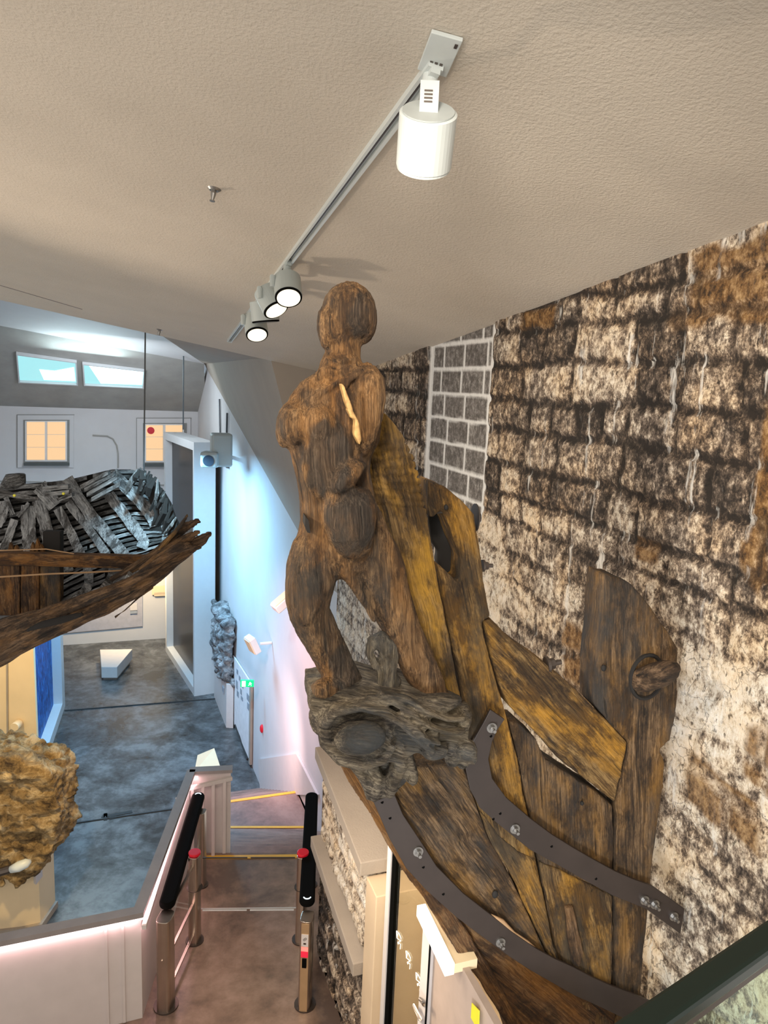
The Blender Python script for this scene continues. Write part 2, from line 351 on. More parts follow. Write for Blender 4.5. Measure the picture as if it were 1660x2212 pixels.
# stone wall: block tone and mortar come as attributes of the built relief
def stone_mat(name):
    m, nt, bs = new_mat(name); p = world_pos(nt)
    tone = nd(nt, 'ShaderNodeAttribute', attribute_name='tone').outputs['Fac']
    mort = nd(nt, 'ShaderNodeAttribute', attribute_name='mortar').outputs['Fac']
    infl = nd(nt, 'ShaderNodeAttribute', attribute_name='infill').outputs['Fac']
    wash = nd(nt, 'ShaderNodeAttribute', attribute_name='wash').outputs['Fac']
    n1 = noi(nt, mapv(nt, p, (1, 1, .8)), 17, 10, .74)
    n2 = noi(nt, p, 2.2, 6, .65)
    n3 = noi(nt, mapv(nt, p, (1, 1, .7), (3, 1, 2)), 75, 5, .7)
    pit = ramp(nt, noi(nt, mapv(nt, p, (1, 1, .6), (1, 4, 2)), 30, 3, .5), [(.30, (.15, .13, .11)), (.37, (1, 1, 1))])
    v = mth(nt, 'ADD', mth(nt, 'MULTIPLY', n1, 1.25), mth(nt, 'MULTIPLY', n3, .45))
    v = mth(nt, 'ADD', v, mth(nt, 'MULTIPLY', mth(nt, 'SUBTRACT', tone, .5), .20))
    v = mth(nt, 'ADD', v, mth(nt, 'MULTIPLY', wash, .21))
    v = mth(nt, 'SUBTRACT', v, mth(nt, 'MULTIPLY', mort, .17))
    v = mth(nt, 'ADD', v, mth(nt, 'MULTIPLY', mth(nt, 'SUBTRACT', n2, .5), .5))
    v = mth(nt, 'MULTIPLY', v, .55)
    c = ramp(nt, v, [(.35, (.016, .011, .008)), (.415, (.075, .055, .042)), (.465, (.20, .155, .12)), (.51, (.46, .38, .30)), (.56, (.74, .67, .56)), (.64, (.88, .84, .78))])
    warm = ramp(nt, n2, [(.42, (1, 1, 1)), (.66, (1., .80, .55))])
    c = mix(nt, .7, c, warm, 'MULTIPLY')
    c = mix(nt, .85, c, pit, 'MULTIPLY')
    wq = nd(nt, 'ShaderNodeTexNoise'); wq.inputs['Scale'].default_value = 7; wq.inputs['Detail'].default_value = 5; nt.links.new(p, wq.inputs['Vector'])
    wp = nd(nt, 'ShaderNodeVectorMath', operation='MULTIPLY_ADD'); nt.links.new(wq.outputs['Color'], wp.inputs[0]); wp.inputs[1].default_value = (.3, .3, .3); nt.links.new(p, wp.inputs[2])
    vo = nd(nt, 'ShaderNodeTexVoronoi', feature='DISTANCE_TO_EDGE'); vo.inputs['Scale'].default_value = 6.5; nt.links.new(wp.outputs[0], vo.inputs['Vector'])
    ck_ = ramp(nt, vo.outputs['Distance'], [(.0, (.10, .08, .07)), (.035, (1, 1, 1))])
    c = mix(nt, mth(nt, 'MULTIPLY', ramp(nt, noi(nt, mapv(nt, p, (1, 1, 1), (2, 2, 8)), 3, 3), [(.42, (0, 0, 0)), (.56, (1, 1, 1))]), .8), c, ck_, 'MULTIPLY')
    run = noi(nt, mapv(nt, p, (9, 9, 1.1)), 1, 5, .7)
    c = mix(nt, ramp(nt, run, [(.60, (0, 0, 0)), (.68, (.75, .75, .75))]), c, (.86, .84, .80))
    ci = ramp(nt, mth(nt, 'ADD', mth(nt, 'MULTIPLY', n1, .7), mth(nt, 'MULTIPLY', n3, .3)), [(.38, (.07, .062, .056)), (.5, (.17, .155, .145)), (.62, (.42, .40, .38))])
    ci = mix(nt, mth(nt, 'MINIMUM', mth(nt, 'MULTIPLY', mort, mth(nt, 'MULTIPLY', n1, 3.0)), 1.), ci, (.88, .88, .87))
    c = mix(nt, infl, c, ci)
    br = nd(nt, 'ShaderNodeAttribute', attribute_name='rust').outputs['Fac']
    cb = ramp(nt, n1, [(.38, (.03, .014, .004)), (.5, (.18, .085, .02)), (.66, (.46, .28, .11))])
    c = mix(nt, br, c, cb)
    nt.links.new(c, bs.inputs['Base Color']); bs.inputs['Roughness'].default_value = .85
    h = mth(nt, 'ADD', n1, mth(nt, 'MULTIPLY', n3, .5)); bump(nt, bs, h, .8, .018); return m
M_STONE = stone_mat('whitewashed_rubble_stone')

def rock_mat(name, lo, mid, hi):
    m, nt, bs = new_mat(name); p = world_pos(nt)
    n1 = noi(nt, mapv(nt, p, (1, 1, 1.6)), 3.2, 9, .72, .4)
    nt.links.new(ramp(nt, n1, [(.34, lo), (.5, mid), (.64, hi)]), bs.inputs['Base Color'])
    bs.inputs['Roughness'].default_value = .85; bump(nt, bs, n1, 1., .15); return m
M_ROCKY = rock_mat('sandy_fossil_rock', (.05, .026, .008), (.36, .23, .09), (.74, .56, .32))
M_ROCKB = rock_mat('grey_fossil_rock', (.03, .03, .03), (.24, .24, .25), (.65, .66, .68))

# ================================================================ SETTING
# sloping ceiling
WOFF = 3.2
def onw(x, y, o=WOFF): return onpl(x, y, N * o, N)
c1, c2 = onw(1660, 480), onw(745, 815)
c3 = onpl(0, 648, c2, D)
CN = np.cross(c1 - c2, c3 - c2); CN /= np.linalg.norm(CN)
if CN[2] > 0: CN = -CN
def onc(x, y): return onpl(x, y, c2, CN)
def cz(X, Y): return c2[2] - (CN[0] * (X - c2[0]) + CN[1] * (Y - c2[1])) / CN[2]
e_dir = (c3 - c2) / np.linalg.norm(c3 - c2)
fr = c2 - e_dir * .6; fl = c2 + e_dir * 12
nr_ = lambda q, L: A(*(q[:2] - D[:2] * L), cz(*(q[:2] - D[:2] * L)))
mb = MB(); mb.prism([fl, fr, nr_(fr, 15), nr_(fl, 15)], (0, 0, .35)); mb.build('ceiling', M_CEIL, kind='structure')
# thin paint seam along the far edge of the ceiling
mb = MB(); a, b = onc(0, 616), onc(178, 668); mb.box((a + b) / 2 - A(0, 0, .002), (b - a) / 2, D * .012, Z * .004)
mb.build('trim_1', M_CAP, kind='structure', label='thin dark seam in the ceiling near its far edge')

# stone wall relief
def stone_wall(name, s0, s1, z0, z1, off, step=.022, hcourse=.265, seed=3, infill=None, amp=.020, washf=None, rust_shadef=None, tilt=0., **pr):
    rnd = random.Random(seed)
    ns, nz = int((s1 - s0) / step), int((z1 - z0) / step)
    ss = np.linspace(s0, s1, ns); zz = np.linspace(z0, z1, nz)
    cz_ = [z0 - .1]
    while cz_[-1] < z1 + .3: cz_.append(cz_[-1] + hcourse * rnd.uniform(.72, 1.25))
    blocks = []
    for k in range(len(cz_) - 1):
        e = [s0 - .4]
        while e[-1] < s1 + .8: e.append(e[-1] + (cz_[k + 1] - cz_[k]) * rnd.uniform(1.1, 3.0))
        blocks.append((e, [(rnd.random(), rnd.uniform(.3, 1), rnd.random()) for _ in e]))
    V = []; T = []; MO = []; IN = []; WA = []; RU = []
    for z in zz:
        for s in ss:
            wob = noise.noise(Vector((s * 1.7, z * 1.7, seed))) * .06 + noise.noise(Vector((s * 9, z * 9, seed))) * .022
            wob2 = noise.noise(Vector((s * 2.1, z * 2.1, seed + 9))) * .06 + noise.noise(Vector((s * 10, z * 10, seed + 5))) * .026
            inf = 0.
            if infill and infill[0] < s < infill[1] and z > infill[2]:
                inf = 1.; hh = .262; kz = z + noise.noise(Vector((s * 3, z * 3, 1))) * .012
                k = int(kz // hh); fz = kz % hh; dz = min(fz, hh - fz)
                L = .52; sh = (k % 2) * .26 + (k * 7 % 5) * .07; fs = (s + sh) % L; dsx = min(fs, L - fs)
                tone = (math.sin(k * 12.9 + int((s + sh) // L) * 78.2) * 43758.5) % 1
                hgt = .4
                dd = min(dz, dsx)
                de = min(s - infill[0], infill[1] - s); dd = min(dd, de * .45) if de < .11 else dd
                mo = max(0, 1 - dd / (.024 if de > .09 else .07)) ** .7; rel = -.03
                MOv = mo
            else:
                zq = z + wob; sq = s + wob2
                k = max(0, np.searchsorted(cz_, zq) - 1); k = min(k, len(blocks) - 1)
                dz = min(zq - cz_[k], cz_[k + 1] - zq)
                e, inf_b = blocks[k]; j = min(max(0, np.searchsorted(e, sq) - 1), len(e) - 2)
                dsx = min(sq - e[j], e[j + 1] - sq); dd = min(dz, dsx * 1.2)
                gap = .006 + .012 * inf_b[j][2]
                prof = min(1, max(0, (dd - gap) / .035)); prof = prof * prof * (3 - 2 * prof)
                tone = inf_b[j][0]; MOv = 1 - prof
                rel = amp * (prof * (.5 + .6 * inf_b[j][1]) - .5) + prof * noise.noise(Vector((s * 6, z * 6, 2))) * .012
            wv = washf(s, z) if washf else 0.
            rv = rust_shadef(s, z, tone) if rust_shadef else 0.
            p = D * s + N * (off - rel * (1 - .45 * wv)) + Z * (z * (1 + tilt * (s - s0)))
            V.append(tuple(p)); T.append(tone); MO.append(MOv * (1 - .55 * wv * (1 - inf))); IN.append(inf); WA.append(wv); RU.append(rv * (1 - .6 * MOv))
    Fc = [(j * ns + i, j * ns + i + 1, (j + 1) * ns + i + 1, (j + 1) * ns + i) for j in range(nz - 1) for i in range(ns - 1)]
    # thickness: back face and rim
    nv = len(V); bp = [D * s + N * (off + .4) + Z * z for s, z in ((s0, z0), (s1, z0), (s1, z1), (s0, z1))]
    V += [tuple(p) for p in bp]
    c = [0, ns - 1, nz * ns - 1, (nz - 1) * ns]
    Fc += [(nv, nv + 3, nv + 2, nv + 1), (c[0], nv, nv + 1, c[1]), (c[2], c[1], nv + 1, nv + 2), (c[3], c[2], nv + 2, nv + 3), (c[0], c[3], nv + 3, nv)]
    me = bpy.data.meshes.new(name); me.from_pydata(V, [], Fc); me.update()
    for an, arr in (('tone', T), ('mortar', MO), ('infill', IN), ('wash', WA), ('rust', RU)):
        at = me.attributes.new(an, 'FLOAT', 'POINT'); at.data.foreach_set('value', np.array(list(arr) + [0.] * 4, dtype=np.float32))
    return finish(me, name, M_STONE, None, A(0, 0, 0), True, kind='structure', **pr)
sI0 = onw(1066, 760).dot(D); sI1 = onw(920, 900).dot(D)
def sm(a, b, x): t = min(1, max(0, (x - a) / (b - a))); return t * t * (3 - 2 * t)
PATCH = [(onw(1590, 610), .42, .24), (onw(1250, 1430), .22, .30), (onw(1650, 1080), .06, .5), (onw(1560, 1730), .30, .16), (onw(1160, 690), .28, .08), (onw(1400, 1190), .12, .07), (onw(1200, 1545), .1, .1), (onw(1630, 1210), .1, .1), (onw(1640, 1640), .12, .2)]  # brown blocks, and at the right edge a painted door shadow
PATCH = [(p.dot(D), p[2], a, b) for p, a, b in PATCH]
def rust_shadef(s, z, tone):
    r = 0.
    for a, b, hx, hz in PATCH:
        q = max(abs(s - a) / hx, abs(z - b) / hz) + noise.noise(Vector((s * 5, z * 5, 4))) * .35
        r = max(r, 1 - sm(.8, 1.05, q))
    return r * .9
stone_wall('wall_right', 1.2, onw(742, 900).dot(D), .9, 7.45, WOFF, infill=(sI0, sI1, 4.55), rust_shadef=rust_shadef,
           washf=lambda s, z: sm(5.0, 3.9, z) * (.7 + .5 * noise.noise(Vector((s * 1.1, z * 1.1, 7)))))

# white wall beyond the stone, running into the hall
wa, wb = atz(565, 1703, -4.2), atz(508, 1566, -4.2); WD = (wb - wa); WD /= np.linalg.norm(WD); WN = A(WD[1], -WD[0], 0)
def onww(x, y, o=0.): return onpl(x, y, wa + WN * o, WN)
wc = onw(742, 900); ws = wc.copy(); ws[2] = 0
w0 = wa + WD * ((ws - wa).dot(WD)); w1 = onww(425, 1000)
w1 = wa + WD * ((w1 - wa).dot(WD)); w0[2] = w1[2] = 0
def wallquad(name, p, q, z0, z1, nrm, mat, th=.3, **k):
    mb = MB(); mb.prism([A(p[0], p[1], z0), A(q[0], q[1], z0), A(q[0], q[1], z1), A(p[0], p[1], z1)], A(*nrm) * th)
    return mb.build(name, mat, **k)
wallquad('wall_corridor', w0, w1, -4.2, 8.2, WN, M_WHITE, kind='structure')
# far wall
FP = D * 28.5
def onfar(x, y, o=0.): return onpl(x, y, D * (28.5 - o), D)
fa, fb = onfar(-260, 900), onfar(440, 900)
wallquad('wall_far', fa, fb, -4.2, 4.75, D, M_WHITE, kind='structure')
# roof slope with two skylights
q1, q2 = onfar(-260, 869), onfar(445, 890); q3 = onpl(0, 700, D * 24.2, D)
SN = np.cross(q2 - q1, q3 - q1); SN /= np.linalg.norm(SN)
if SN.dot(CAM - q1) < 0: SN = -SN
ons = lambda x, y, o=0.: onpl(x, y, q1 + SN * o, SN)
q4 = ons(-260, 655); q5 = ons(441, 786)
mb = MB(); mb.prism([q1, q2, q5, q4], -SN * .25); mb.build('ceiling_roof_slope', M_ROOF, kind='structure')
q6 = onpl(-260, 560, D * 19, D); q7 = onpl(330, 640, D * 19, D); q8 = q5
mb = MB(); mb.add([q4, q5, q7, q6, q4 + Z * .3, q5 + Z * .3, q7 + Z * .3, q6 + Z * .3], [(0, 1, 2, 3), (7, 6, 5, 4), (0, 4, 5, 1), (1, 5, 6, 2), (2, 6, 7, 3), (3, 7, 4, 0)])
mb.build('ceiling_skylit_band', M_WHITE, kind='structure')
for k, (pts, refl) in enumerate([(((38, 762), (163, 779), (166, 826), (43, 820)), ((85, 798), (118, 801), (160, 793), (163, 823), (95, 820))),
                                 (((181, 783), (311, 798), (308, 833), (184, 827)), ((190, 786), (310, 801), (307, 831), (218, 828)))]):
    t = thing('window_%d' % (k + 1), ons(*pts[3]), ['cyan skylight in the roof slope, the left one', 'bright white skylight in the roof slope, the right one'][k], 'skylight'); t['kind'] = 'structure'
    mb = MB(); mb.prism([ons(x, y, .02) for x, y in pts], SN * .02); mb.build('skylight_pane', M_SKY2, t)
    mb = MB(); mb.prism([ons(x, y, .045) for x, y in refl], SN * .01); mb.build('bright_glazing', M_SKY, t)
    cx = sum(p[0] for p in pts) / 4; cy = sum(p[1] for p in pts) / 4
    mb = MB()
    for i in range(4):
        a, b = pts[i], pts[(i + 1) % 4]
        ao = (cx + (a[0] - cx) * 1.045, cy + (a[1] - cy) * 1.08); bo = (cx + (b[0] - cx) * 1.045, cy + (b[1] - cy) * 1.08)
        mb.prism([ons(*a, .01), ons(*b, .01), ons(*bo, .01), ons(*ao, .01)], SN * .10)
    mb.build('skylight_frame', M_FRAME, t)

# bulkhead slope between the near ceiling and the corridor wall
bA, bB, bB2 = onww(441, 786, -.02), onww(640, 1140, -.02), onww(712, 1268, -.02)
bC, bD, bE = c2 + A(0, 0, .02), onc(560, 768), onc(345, 722)
bF = wa + WD * ((c2 - wa).dot(WD)); bF[2] = bB2[2]
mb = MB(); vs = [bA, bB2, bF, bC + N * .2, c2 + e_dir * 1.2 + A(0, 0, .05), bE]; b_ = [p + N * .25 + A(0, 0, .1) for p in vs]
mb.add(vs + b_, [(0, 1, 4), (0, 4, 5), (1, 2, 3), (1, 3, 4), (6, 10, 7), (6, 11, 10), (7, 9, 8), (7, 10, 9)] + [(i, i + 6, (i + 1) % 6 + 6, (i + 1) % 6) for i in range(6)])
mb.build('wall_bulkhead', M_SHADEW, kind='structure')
# raised panel put in for the shadow shape on the corridor wall
mb = MB(); mb.prism([onww(x, y, -.005) for x, y in ((562, 1640), (645, 1628), (690, 1716), (600, 1716), (566, 1703))], -WN * .05)
mb.build('wall_shadow_panel', M_PANEL, kind='structure')

# floors
def slab_floor(name, pts, z, mat, th=.3, **k):
    mb = MB(); mb.prism([A(p[0], p[1], z) for p in pts], (0, 0, -th)); return mb.build(name, mat, kind='structure', **k)
ln0 = A(-2.18, 8.36, 0); ln1 = A(-.95, 8.45, 0)
lw = lambda s, o=1.73: D * s + N * o
pl0, pl1, pl2 = atz(0, 2025, 1.1), atz(300, 1965, 1.1), atz(414, 1662, 1.1)
slab_floor('floor', [(-5.5, 1.2), (-5.3, 4.9), (pl1[0] - .02, pl1[1] + .04), (ln0[0] - .02, ln0[1] - .12), tuple(lw(7.83, 3.15)[:2]), tuple(lw(1.0, 3.15)[:2])], 0, M_LANE, .3)
slab_floor('floor_hall', [(-20, 8.7), (1.5, 8.7), (1.5, 12), (-4.5, 29.5), (-20, 29.5)], -4.2, M_HALL)
# the hall's far shell: left wall and roof, out of the picture
mb = MB(); mb.box((-14.5, 19, 2.2), (.15, 0, 0), (0, 11, 0), Z * 6.4); mb.build('wall_left', M_WHITE, kind='structure')
mb = MB(); mb.box((-6.5, 20.5, 8.75), (9, 0, 0), (0, 9.5, 0), Z * .15); mb.build('ceiling_hall', M_WHITE, kind='structure')
mb = MB(); a = fl + Z * .3; b = fr + Z * .3; mb.prism([a + D * .02, b + D * .02, A(b[0], b[1], 8.8) + D * .02, A(a[0], a[1], 8.8) + D * .02], D * .12); mb.build('wall_fascia', M_WHITE, kind='structure')
mb = MB(); a, b = atz(140, 1535, -4.19), atz(470, 1509, -4.19); mb.box((a + b) / 2, (b - a) / 2, A(.0, .02, 0), Z * .012); mb.build('trim_2', M_JOINT, kind='structure')
mb = MB(); a, b = atz(100, 1787, -4.19), atz(372, 1748, -4.19); mb.box((a + b) / 2, (b - a) / 2, A(.0, .022, 0), Z * .012); mb.build('trim_3', M_JOINT, kind='structure')
# threshold line in the lane and the lighter mat area
mb = MB(); a, b = atz(430, 1963, .003), atz(640, 1961, .003); mb.box((a + b) / 2, (b - a) / 2, A(0, .006, 0), Z * .004); mb.build('trim_4', M_FRAME, kind='structure')
# floor lettering, an arrow and two text lines by the joint
mb = MB()
for (x0, y0, x1, y1, wd) in ((238, 1762, 286, 1753, .05), (236, 1768, 252, 1765, .05), (228, 1772, 228, 1758, .04), (222, 1766, 228, 1757, .035), (234, 1765, 228, 1757, .035)):
    a, b = atz(x0, y0, -4.193), atz(x1, y1, -4.193); d_ = (b - a) / np.linalg.norm(b - a); p = A(-d_[1], d_[0], 0)
    mb.box((a + b) / 2, (b - a) / 2, p * wd, Z * .004)
mb.build('floor_lettering', M_JOINT, label='small arrow and lines of text on the hall floor by the dark joint', cat='sign')

# staircase going down from the lane to the hall
st = thing('staircase', (-1.8, 10.4, -2.4), 'brown stone staircase with yellow edges running down behind the gates', 'stairs')
L1a, L1b = atz(488, 1784, -2.4), atz(700, 1784, -2.4); L2a, L2b = atz(497, 1729, -2.4), atz(652, 1707, -2.4)
A0, B0 = A(-2.12, 8.36, 0), D * 7.95 + N * 3.1; A1, B1 = A(-2.75, 12.45, -2.4), A(-1.08, 12.5, -2.4)
NS = 14
for k in range(NS):
    t0, t1 = k / NS, (k + 1) / NS
    z = -2.4 * (k + 1) / NS
    a0, a1 = A0 + (A1 - A0) * t0, A0 + (A1 - A0) * t1; b0, b1 = B0 + (B1 - B0) * t0, B0 + (B1 - B0) * t1
    for q in (a0, a1, b0, b1): q[2] = z
    mb = MB(); mb.prism([a0, b0, b1, a1], (0, 0, -.35)); mb.build('step', M_STEP, st, bevel=.012)
mb = MB(); P3 = A(-1.55, 13.8, -2.4); mb.prism([A1 * A(1, 1, 0) + A(0, 0, -2.4), B1, P3, L2b, L2a], (0, 0, -.3)); mb.build('landing', M_STEP, st)
gd = A(-.35, .93, 0)
for k in range(11):
    z = -2.4 - .16 * (k + 1); a0, b0 = L2a + gd * .3 * k, L2b + gd * .3 * k; a1, b1 = a0 + gd * .3, b0 + gd * .3
    for q in (a0, a1, b0, b1): q[2] = z
    mb = MB(); mb.prism([a0, b0, b1, a1], (0, 0, -.35)); mb.build('step', M_STEP, st, bevel=.012)
for (a, b, hw) in ((atz(436, 1849, .002), atz(705, 1846, .002), .032), (atz(486, 1785, -2.398), atz(704, 1785, -2.398), .03), (L2a, L2b, .04)):
    d_ = (b - a) / np.linalg.norm(b - a); p = A(-d_[1], d_[0], 0)
    mb = MB(); mb.box((a + b) / 2 - p * hw + A(0, 0, .004), (b - a) / 2, p * hw, Z * .004); mb.build('nosing_strip', M_YEL, st, label='yellow stair edge strip')

# lane side wall of rough stone with concrete beams
stone_wall('wall_lane', 4.98, 6.5, 0, 1.99, 1.76, tilt=.063, step=.022, hcourse=.16, seed=11, amp=.05, washf=lambda s, z: sm(1.1, 1.4, z))
def wbeam(name, s0, s1, z, hz, o0, o1, mat, rise=0., **k):
    mb = MB(); mb.box(D * (s0 + s1) / 2 + N * (o0 + o1) / 2 + Z * z, D * (s1 - s0) / 2 + Z * rise / 2, N * (o1 - o0) / 2, Z * hz); return mb.build(name, mat, bevel=.008, **k)
wbeam('trim_5', 4.95, 6.5, 2.14, .06, 1.66, 1.98, M_CONC, .2, kind='structure')
wbeam('trim_6', 4.98, 6.5, 1.20, .06, 1.64, 1.9, M_CONC, .17, kind='structure')
wbeam('wall_lane_pier', 4.72, 4.97, .98, .98, 1.72, 2.58, M_BEIGE, kind='structure')
wbeam('wall_washroom', 1.8, 6.4, .98, .98, 2.6, 2.65, M_BEIGE, kind='structure')
# glazed doors
dr = thing('door_1', D * 4 + N * 1.72, None, None); dr['kind'] = 'structure'
DP = 1.72
M_LEAF = plain('mauve_door_paint', (.42, .33, .28), .5)
ond = lambda x, y, o=0.: onpl(x, y, N * (DP - o), N)
def dstrip(name, s0, s1, z0, z1, mat, o=0., th=.02, par=dr, **k):
    mb = MB(); mb.box(D * (s0 + s1) / 2 + N * (DP - o) + Z * (z0 + z1) / 2, D * (s1 - s0) / 2, N * th, Z * (z1 - z0) / 2); return mb.build(name, mat, par, **k)
sA, sB, sC = ond(844, 2100).dot(D), ond(918, 2100).dot(D), ond(935, 2100).dot(D)
dstrip('door_jamb', sA, sA + .07, 0, 2.6, M_PANEL, th=.04)
dstrip('door_jamb', sA - .02, sA, 0, 2.6, M_BLACK, th=.03)
dstrip('door_glass', sB, sA - .02, 0, 2.6, M_GLASSD, th=.006)
dstrip('door_stile', sC, sB, 0, 2.6, M_PANEL, th=.03)
dstrip('door_leaf', 2.0, sC, 0, 2.6, M_LEAF, o=-.02, th=.02)
dstrip('door_gasket', sC - .012, sC, 0, 2.6, M_BLACK, o=.03, th=.004)
hp = [ond(895, 2172, .02), ond(895, 2172, .08), ond(908, 2202, .08), ond(908, 2202, .02)]
mb = MB(); mb.tube(hp, .012, 8); hp2 = [ond(908, 2158, .02), ond(908, 2158, .07), ond(916, 2170, .07), ond(916, 2170, .02)]; mb.tube(hp2, .012, 8); mb.build('door_handle', M_STEEL, dr)
# person-shaped line pictograms on the glass
GL = [[(858, 2012), (866, 2020), (866, 2034), (858, 2026), (866, 2034), (864, 2042)], [(862, 2042), (861, 2036), (867, 2044), (866, 2050)]]
for k, (dx, dy) in enumerate(((0, 0), (20.5, 43), (42, 90))):
    mb = MB()
    X0, Y0 = 858 + dx, 2012 + dy
    for line in ([(-1, -1), (5, 5), (9, 15), (8, 21), (0, 14), (-1, -1)], [(0, 14), (2, 5)], [(8, 21), (2, 23), (8, 28), (7, 38)], [(2, 23), (3, 28)]):
        mb.tube([ond(X0 + x, Y0 + y, .012) for x, y in line], .0032, 6)
    mb.build('glass_lettering', M_TEXT, label=['white outlined letter on the door glass, nearest the jamb', 'white outlined letter in the middle of the door glass', 'white outlined letter on the door glass just above the handle'][k], cat='lettering', group='letters on the door glass')
lb = thing('light_bar', ond(950, 2020), 'lit white rectangular light bar above the washroom door', 'light')
a, b = onpl(910, 1965, N * 1.64, N), onpl(972, 2095, N * 1.64, N); bd = (b - a); bd /= np.linalg.norm(bd)
mb = MB(); mb.box((a + b) / 2, (b - a) / 2, N * .028, Z * .036); mb.build('light_diffuser', M_LIGHTBAR, lb)
mb = MB(); mb.box((a + b) / 2 + N * .1, (b - a) / 2, N * .07, Z * .03); mb.build('light_body', M_YWALL, lb)
mb = MB(); mb.prism([ond(1021, 2166, .02), ond(1037, 2183, .02), ond(1036, 2212, .02), ond(1030, 2218, .02), ond(1019, 2198, .02)], -N * .004)
mb.build('wall_sticker', M_YSTICK, label='yellow sticker low on the washroom wall', cat='sticker')

# ================================================================ PARAPET
pp = thing('parapet', A(*pl1[:2], 0), 'white panelled parapet wall with grey cap and pink strip light, left of gates', 'parapet')
pm = [A(-4.6, 5.02, 0), A(*pl1[:2], 0), A(*pl2[:2], 0)]
pm[0] = A(*(pl0[:2] + (pl0 - pl1)[:2] * .8), 0)
def offs(p, q, d):
    t = (q - p) / np.linalg.norm(q - p); return A(t[1], -t[0], 0) * d
o1, o2 = offs(pm[0], pm[1], 1), offs(pm[1], pm[2], 1)
def miter(d): 
    m = o1 + o2; m /= np.linalg.norm(m); return pm[1] + m * d / m.dot(o1)
def pband(d0, d1, z0, z1, seg=(0, 1)):
    out = []
    mb = MB()
    if 0 in seg: mb.prism([pm[0] + o1 * d0 + Z * z0, miter(d0) + Z * z0, miter(d1) + Z * z0, pm[0] + o1 * d1 + Z * z0], (0, 0, z1 - z0))
    if 1 in seg: mb.prism([miter(d0) + Z * z0, pm[2] + o2 * d0 + Z * z0, pm[2] + o2 * d1 + Z * z0, miter(d1) + Z * z0], (0, 0, z1 - z0))
    return mb
pband(-.05, .05, 1.05, 1.10).build('parapet_cap', M_CAP, pp)
pband(-.045, .022, 0, 1.05, (0,)).build('parapet_panel', M_PANEL, pp)
pband(-.045, .022, 0, 1.05, (1,)).build('parapet_panel', M_PANEL, pp)
pband(.028, .045, 1.025, 1.048).build('led_strip', M_LED, pp, label='glowing pinkish white strip light')
for u in (.22, .86, .93):
    p = pm[0] + (pm[1] - pm[0]) * u + o1 * .026; t = (pm[1] - pm[0]) / np.linalg.norm(pm[1] - pm[0])
    mb = MB(); mb.box(p + Z * .51, t * .012, o1 * .012, Z * .5); mb.build('panel_batten', M_PANEL, pp)
# short return of the parapet beside the stair head with balusters
r0, r1 = A(*pl2[:2], 0), A(*atz(499, 1658, 1.1)[:2], 0); rt = (r1 - r0) / np.linalg.norm(r1 - r0); rn = A(rt[1], -rt[0], 0)
mb = MB(); mb.box((r0 + r1) / 2 + Z * 1.08 - rn * .0, (r1 - r0) / 2 + rt * .02, rn * .06, Z * .02); mb.build('parapet_cap', M_CAP, pp)
mb = MB(); mb.box((r0 + r1) / 2 + Z * .97, (r1 - r0) / 2, rn * .02, Z * .09); mb.build('glass_upstand', M_PANEL, pp)
mb = MB(); mb.box((r0 + r1) / 2 + Z * .40 - rn * .03, (r1 - r0) / 2, rn * .015, Z * .48); mb.build('parapet_panel', M_PANEL, pp)
# strips lit from below the caps
def strip_light(p, q, power, z):
    m = (A(*p) + A(*q)) / 2; L = float(np.linalg.norm(A(*q) - A(*p)))
    d = bpy.data.lights.new('strip_light', 'AREA'); d.shape = 'RECTANGLE'; d.size = L; d.size_y = .03; d.energy = power; d.color = (1, .58, .60)
    o = bpy.data.objects.new('strip_light', d); COL.objects.link(o); t = (A(*q) - A(*p)) / L
    o.matrix_world = Matrix(((t[0], -t[1], 0, m[0]), (t[1], t[0], 0, m[1]), (0, 0, 1, z), (0, 0, 0, 1)))
strip_light(pm[0] + o1 * .06, pm[1] + o1 * .06, 3.6, 1.02)
strip_light(pm[1] + o2 * .06, pm[2] + o2 * .06, 5, 1.02)
# handrail with strip light
hr = thing('handrail', A(*pl1[:2], 0), 'square white handrail with strip light along the inside of parapet', 'handrail')
h0, h1, h2 = atz(312, 2000, .98), atz(404, 1704, .98), atz(498, 1682, .98)
mb = MB()
for a, b in ((h0, h1), (h1, h2)):
    t = (b - a) / np.linalg.norm(b - a); p = A(t[1], -t[0], 0); mb.box((a + b) / 2, (b - a) / 2 + t * .02, p * .022, Z * .022)
mb.build('rail', M_PANEL, hr, bevel=.004)
t = (h1 - h0) / np.linalg.norm(h1 - h0); p = A(t[1], -t[0], 0)
mb = MB(); mb.box((h0 + h1) / 2 + Z * .026, (h1 - h0) / 2, p * .016, Z * .003); mb.build('led_strip', M_LED, hr)
strip_light(h0 + p * .01, h1 + p * .01, 4, .95)
for u in (.03, .5, .97):
    q = h0 + (h1 - h0) * u; mb = MB(); mb.tube([q - Z * .02, q - Z * .08, q - Z * .08 - p * .12], .01, 8); mb.build('rail_bracket', M_PANEL, hr)
for u in (.12, .36, .6, .86):
    q = h1 + (h2 - h1) * u; mb = MB(); mb.box(A(q[0], q[1], .38), rt * .02, rn * .02, Z * .6); mb.build('baluster', M_PANEL, hr, bevel=.004)

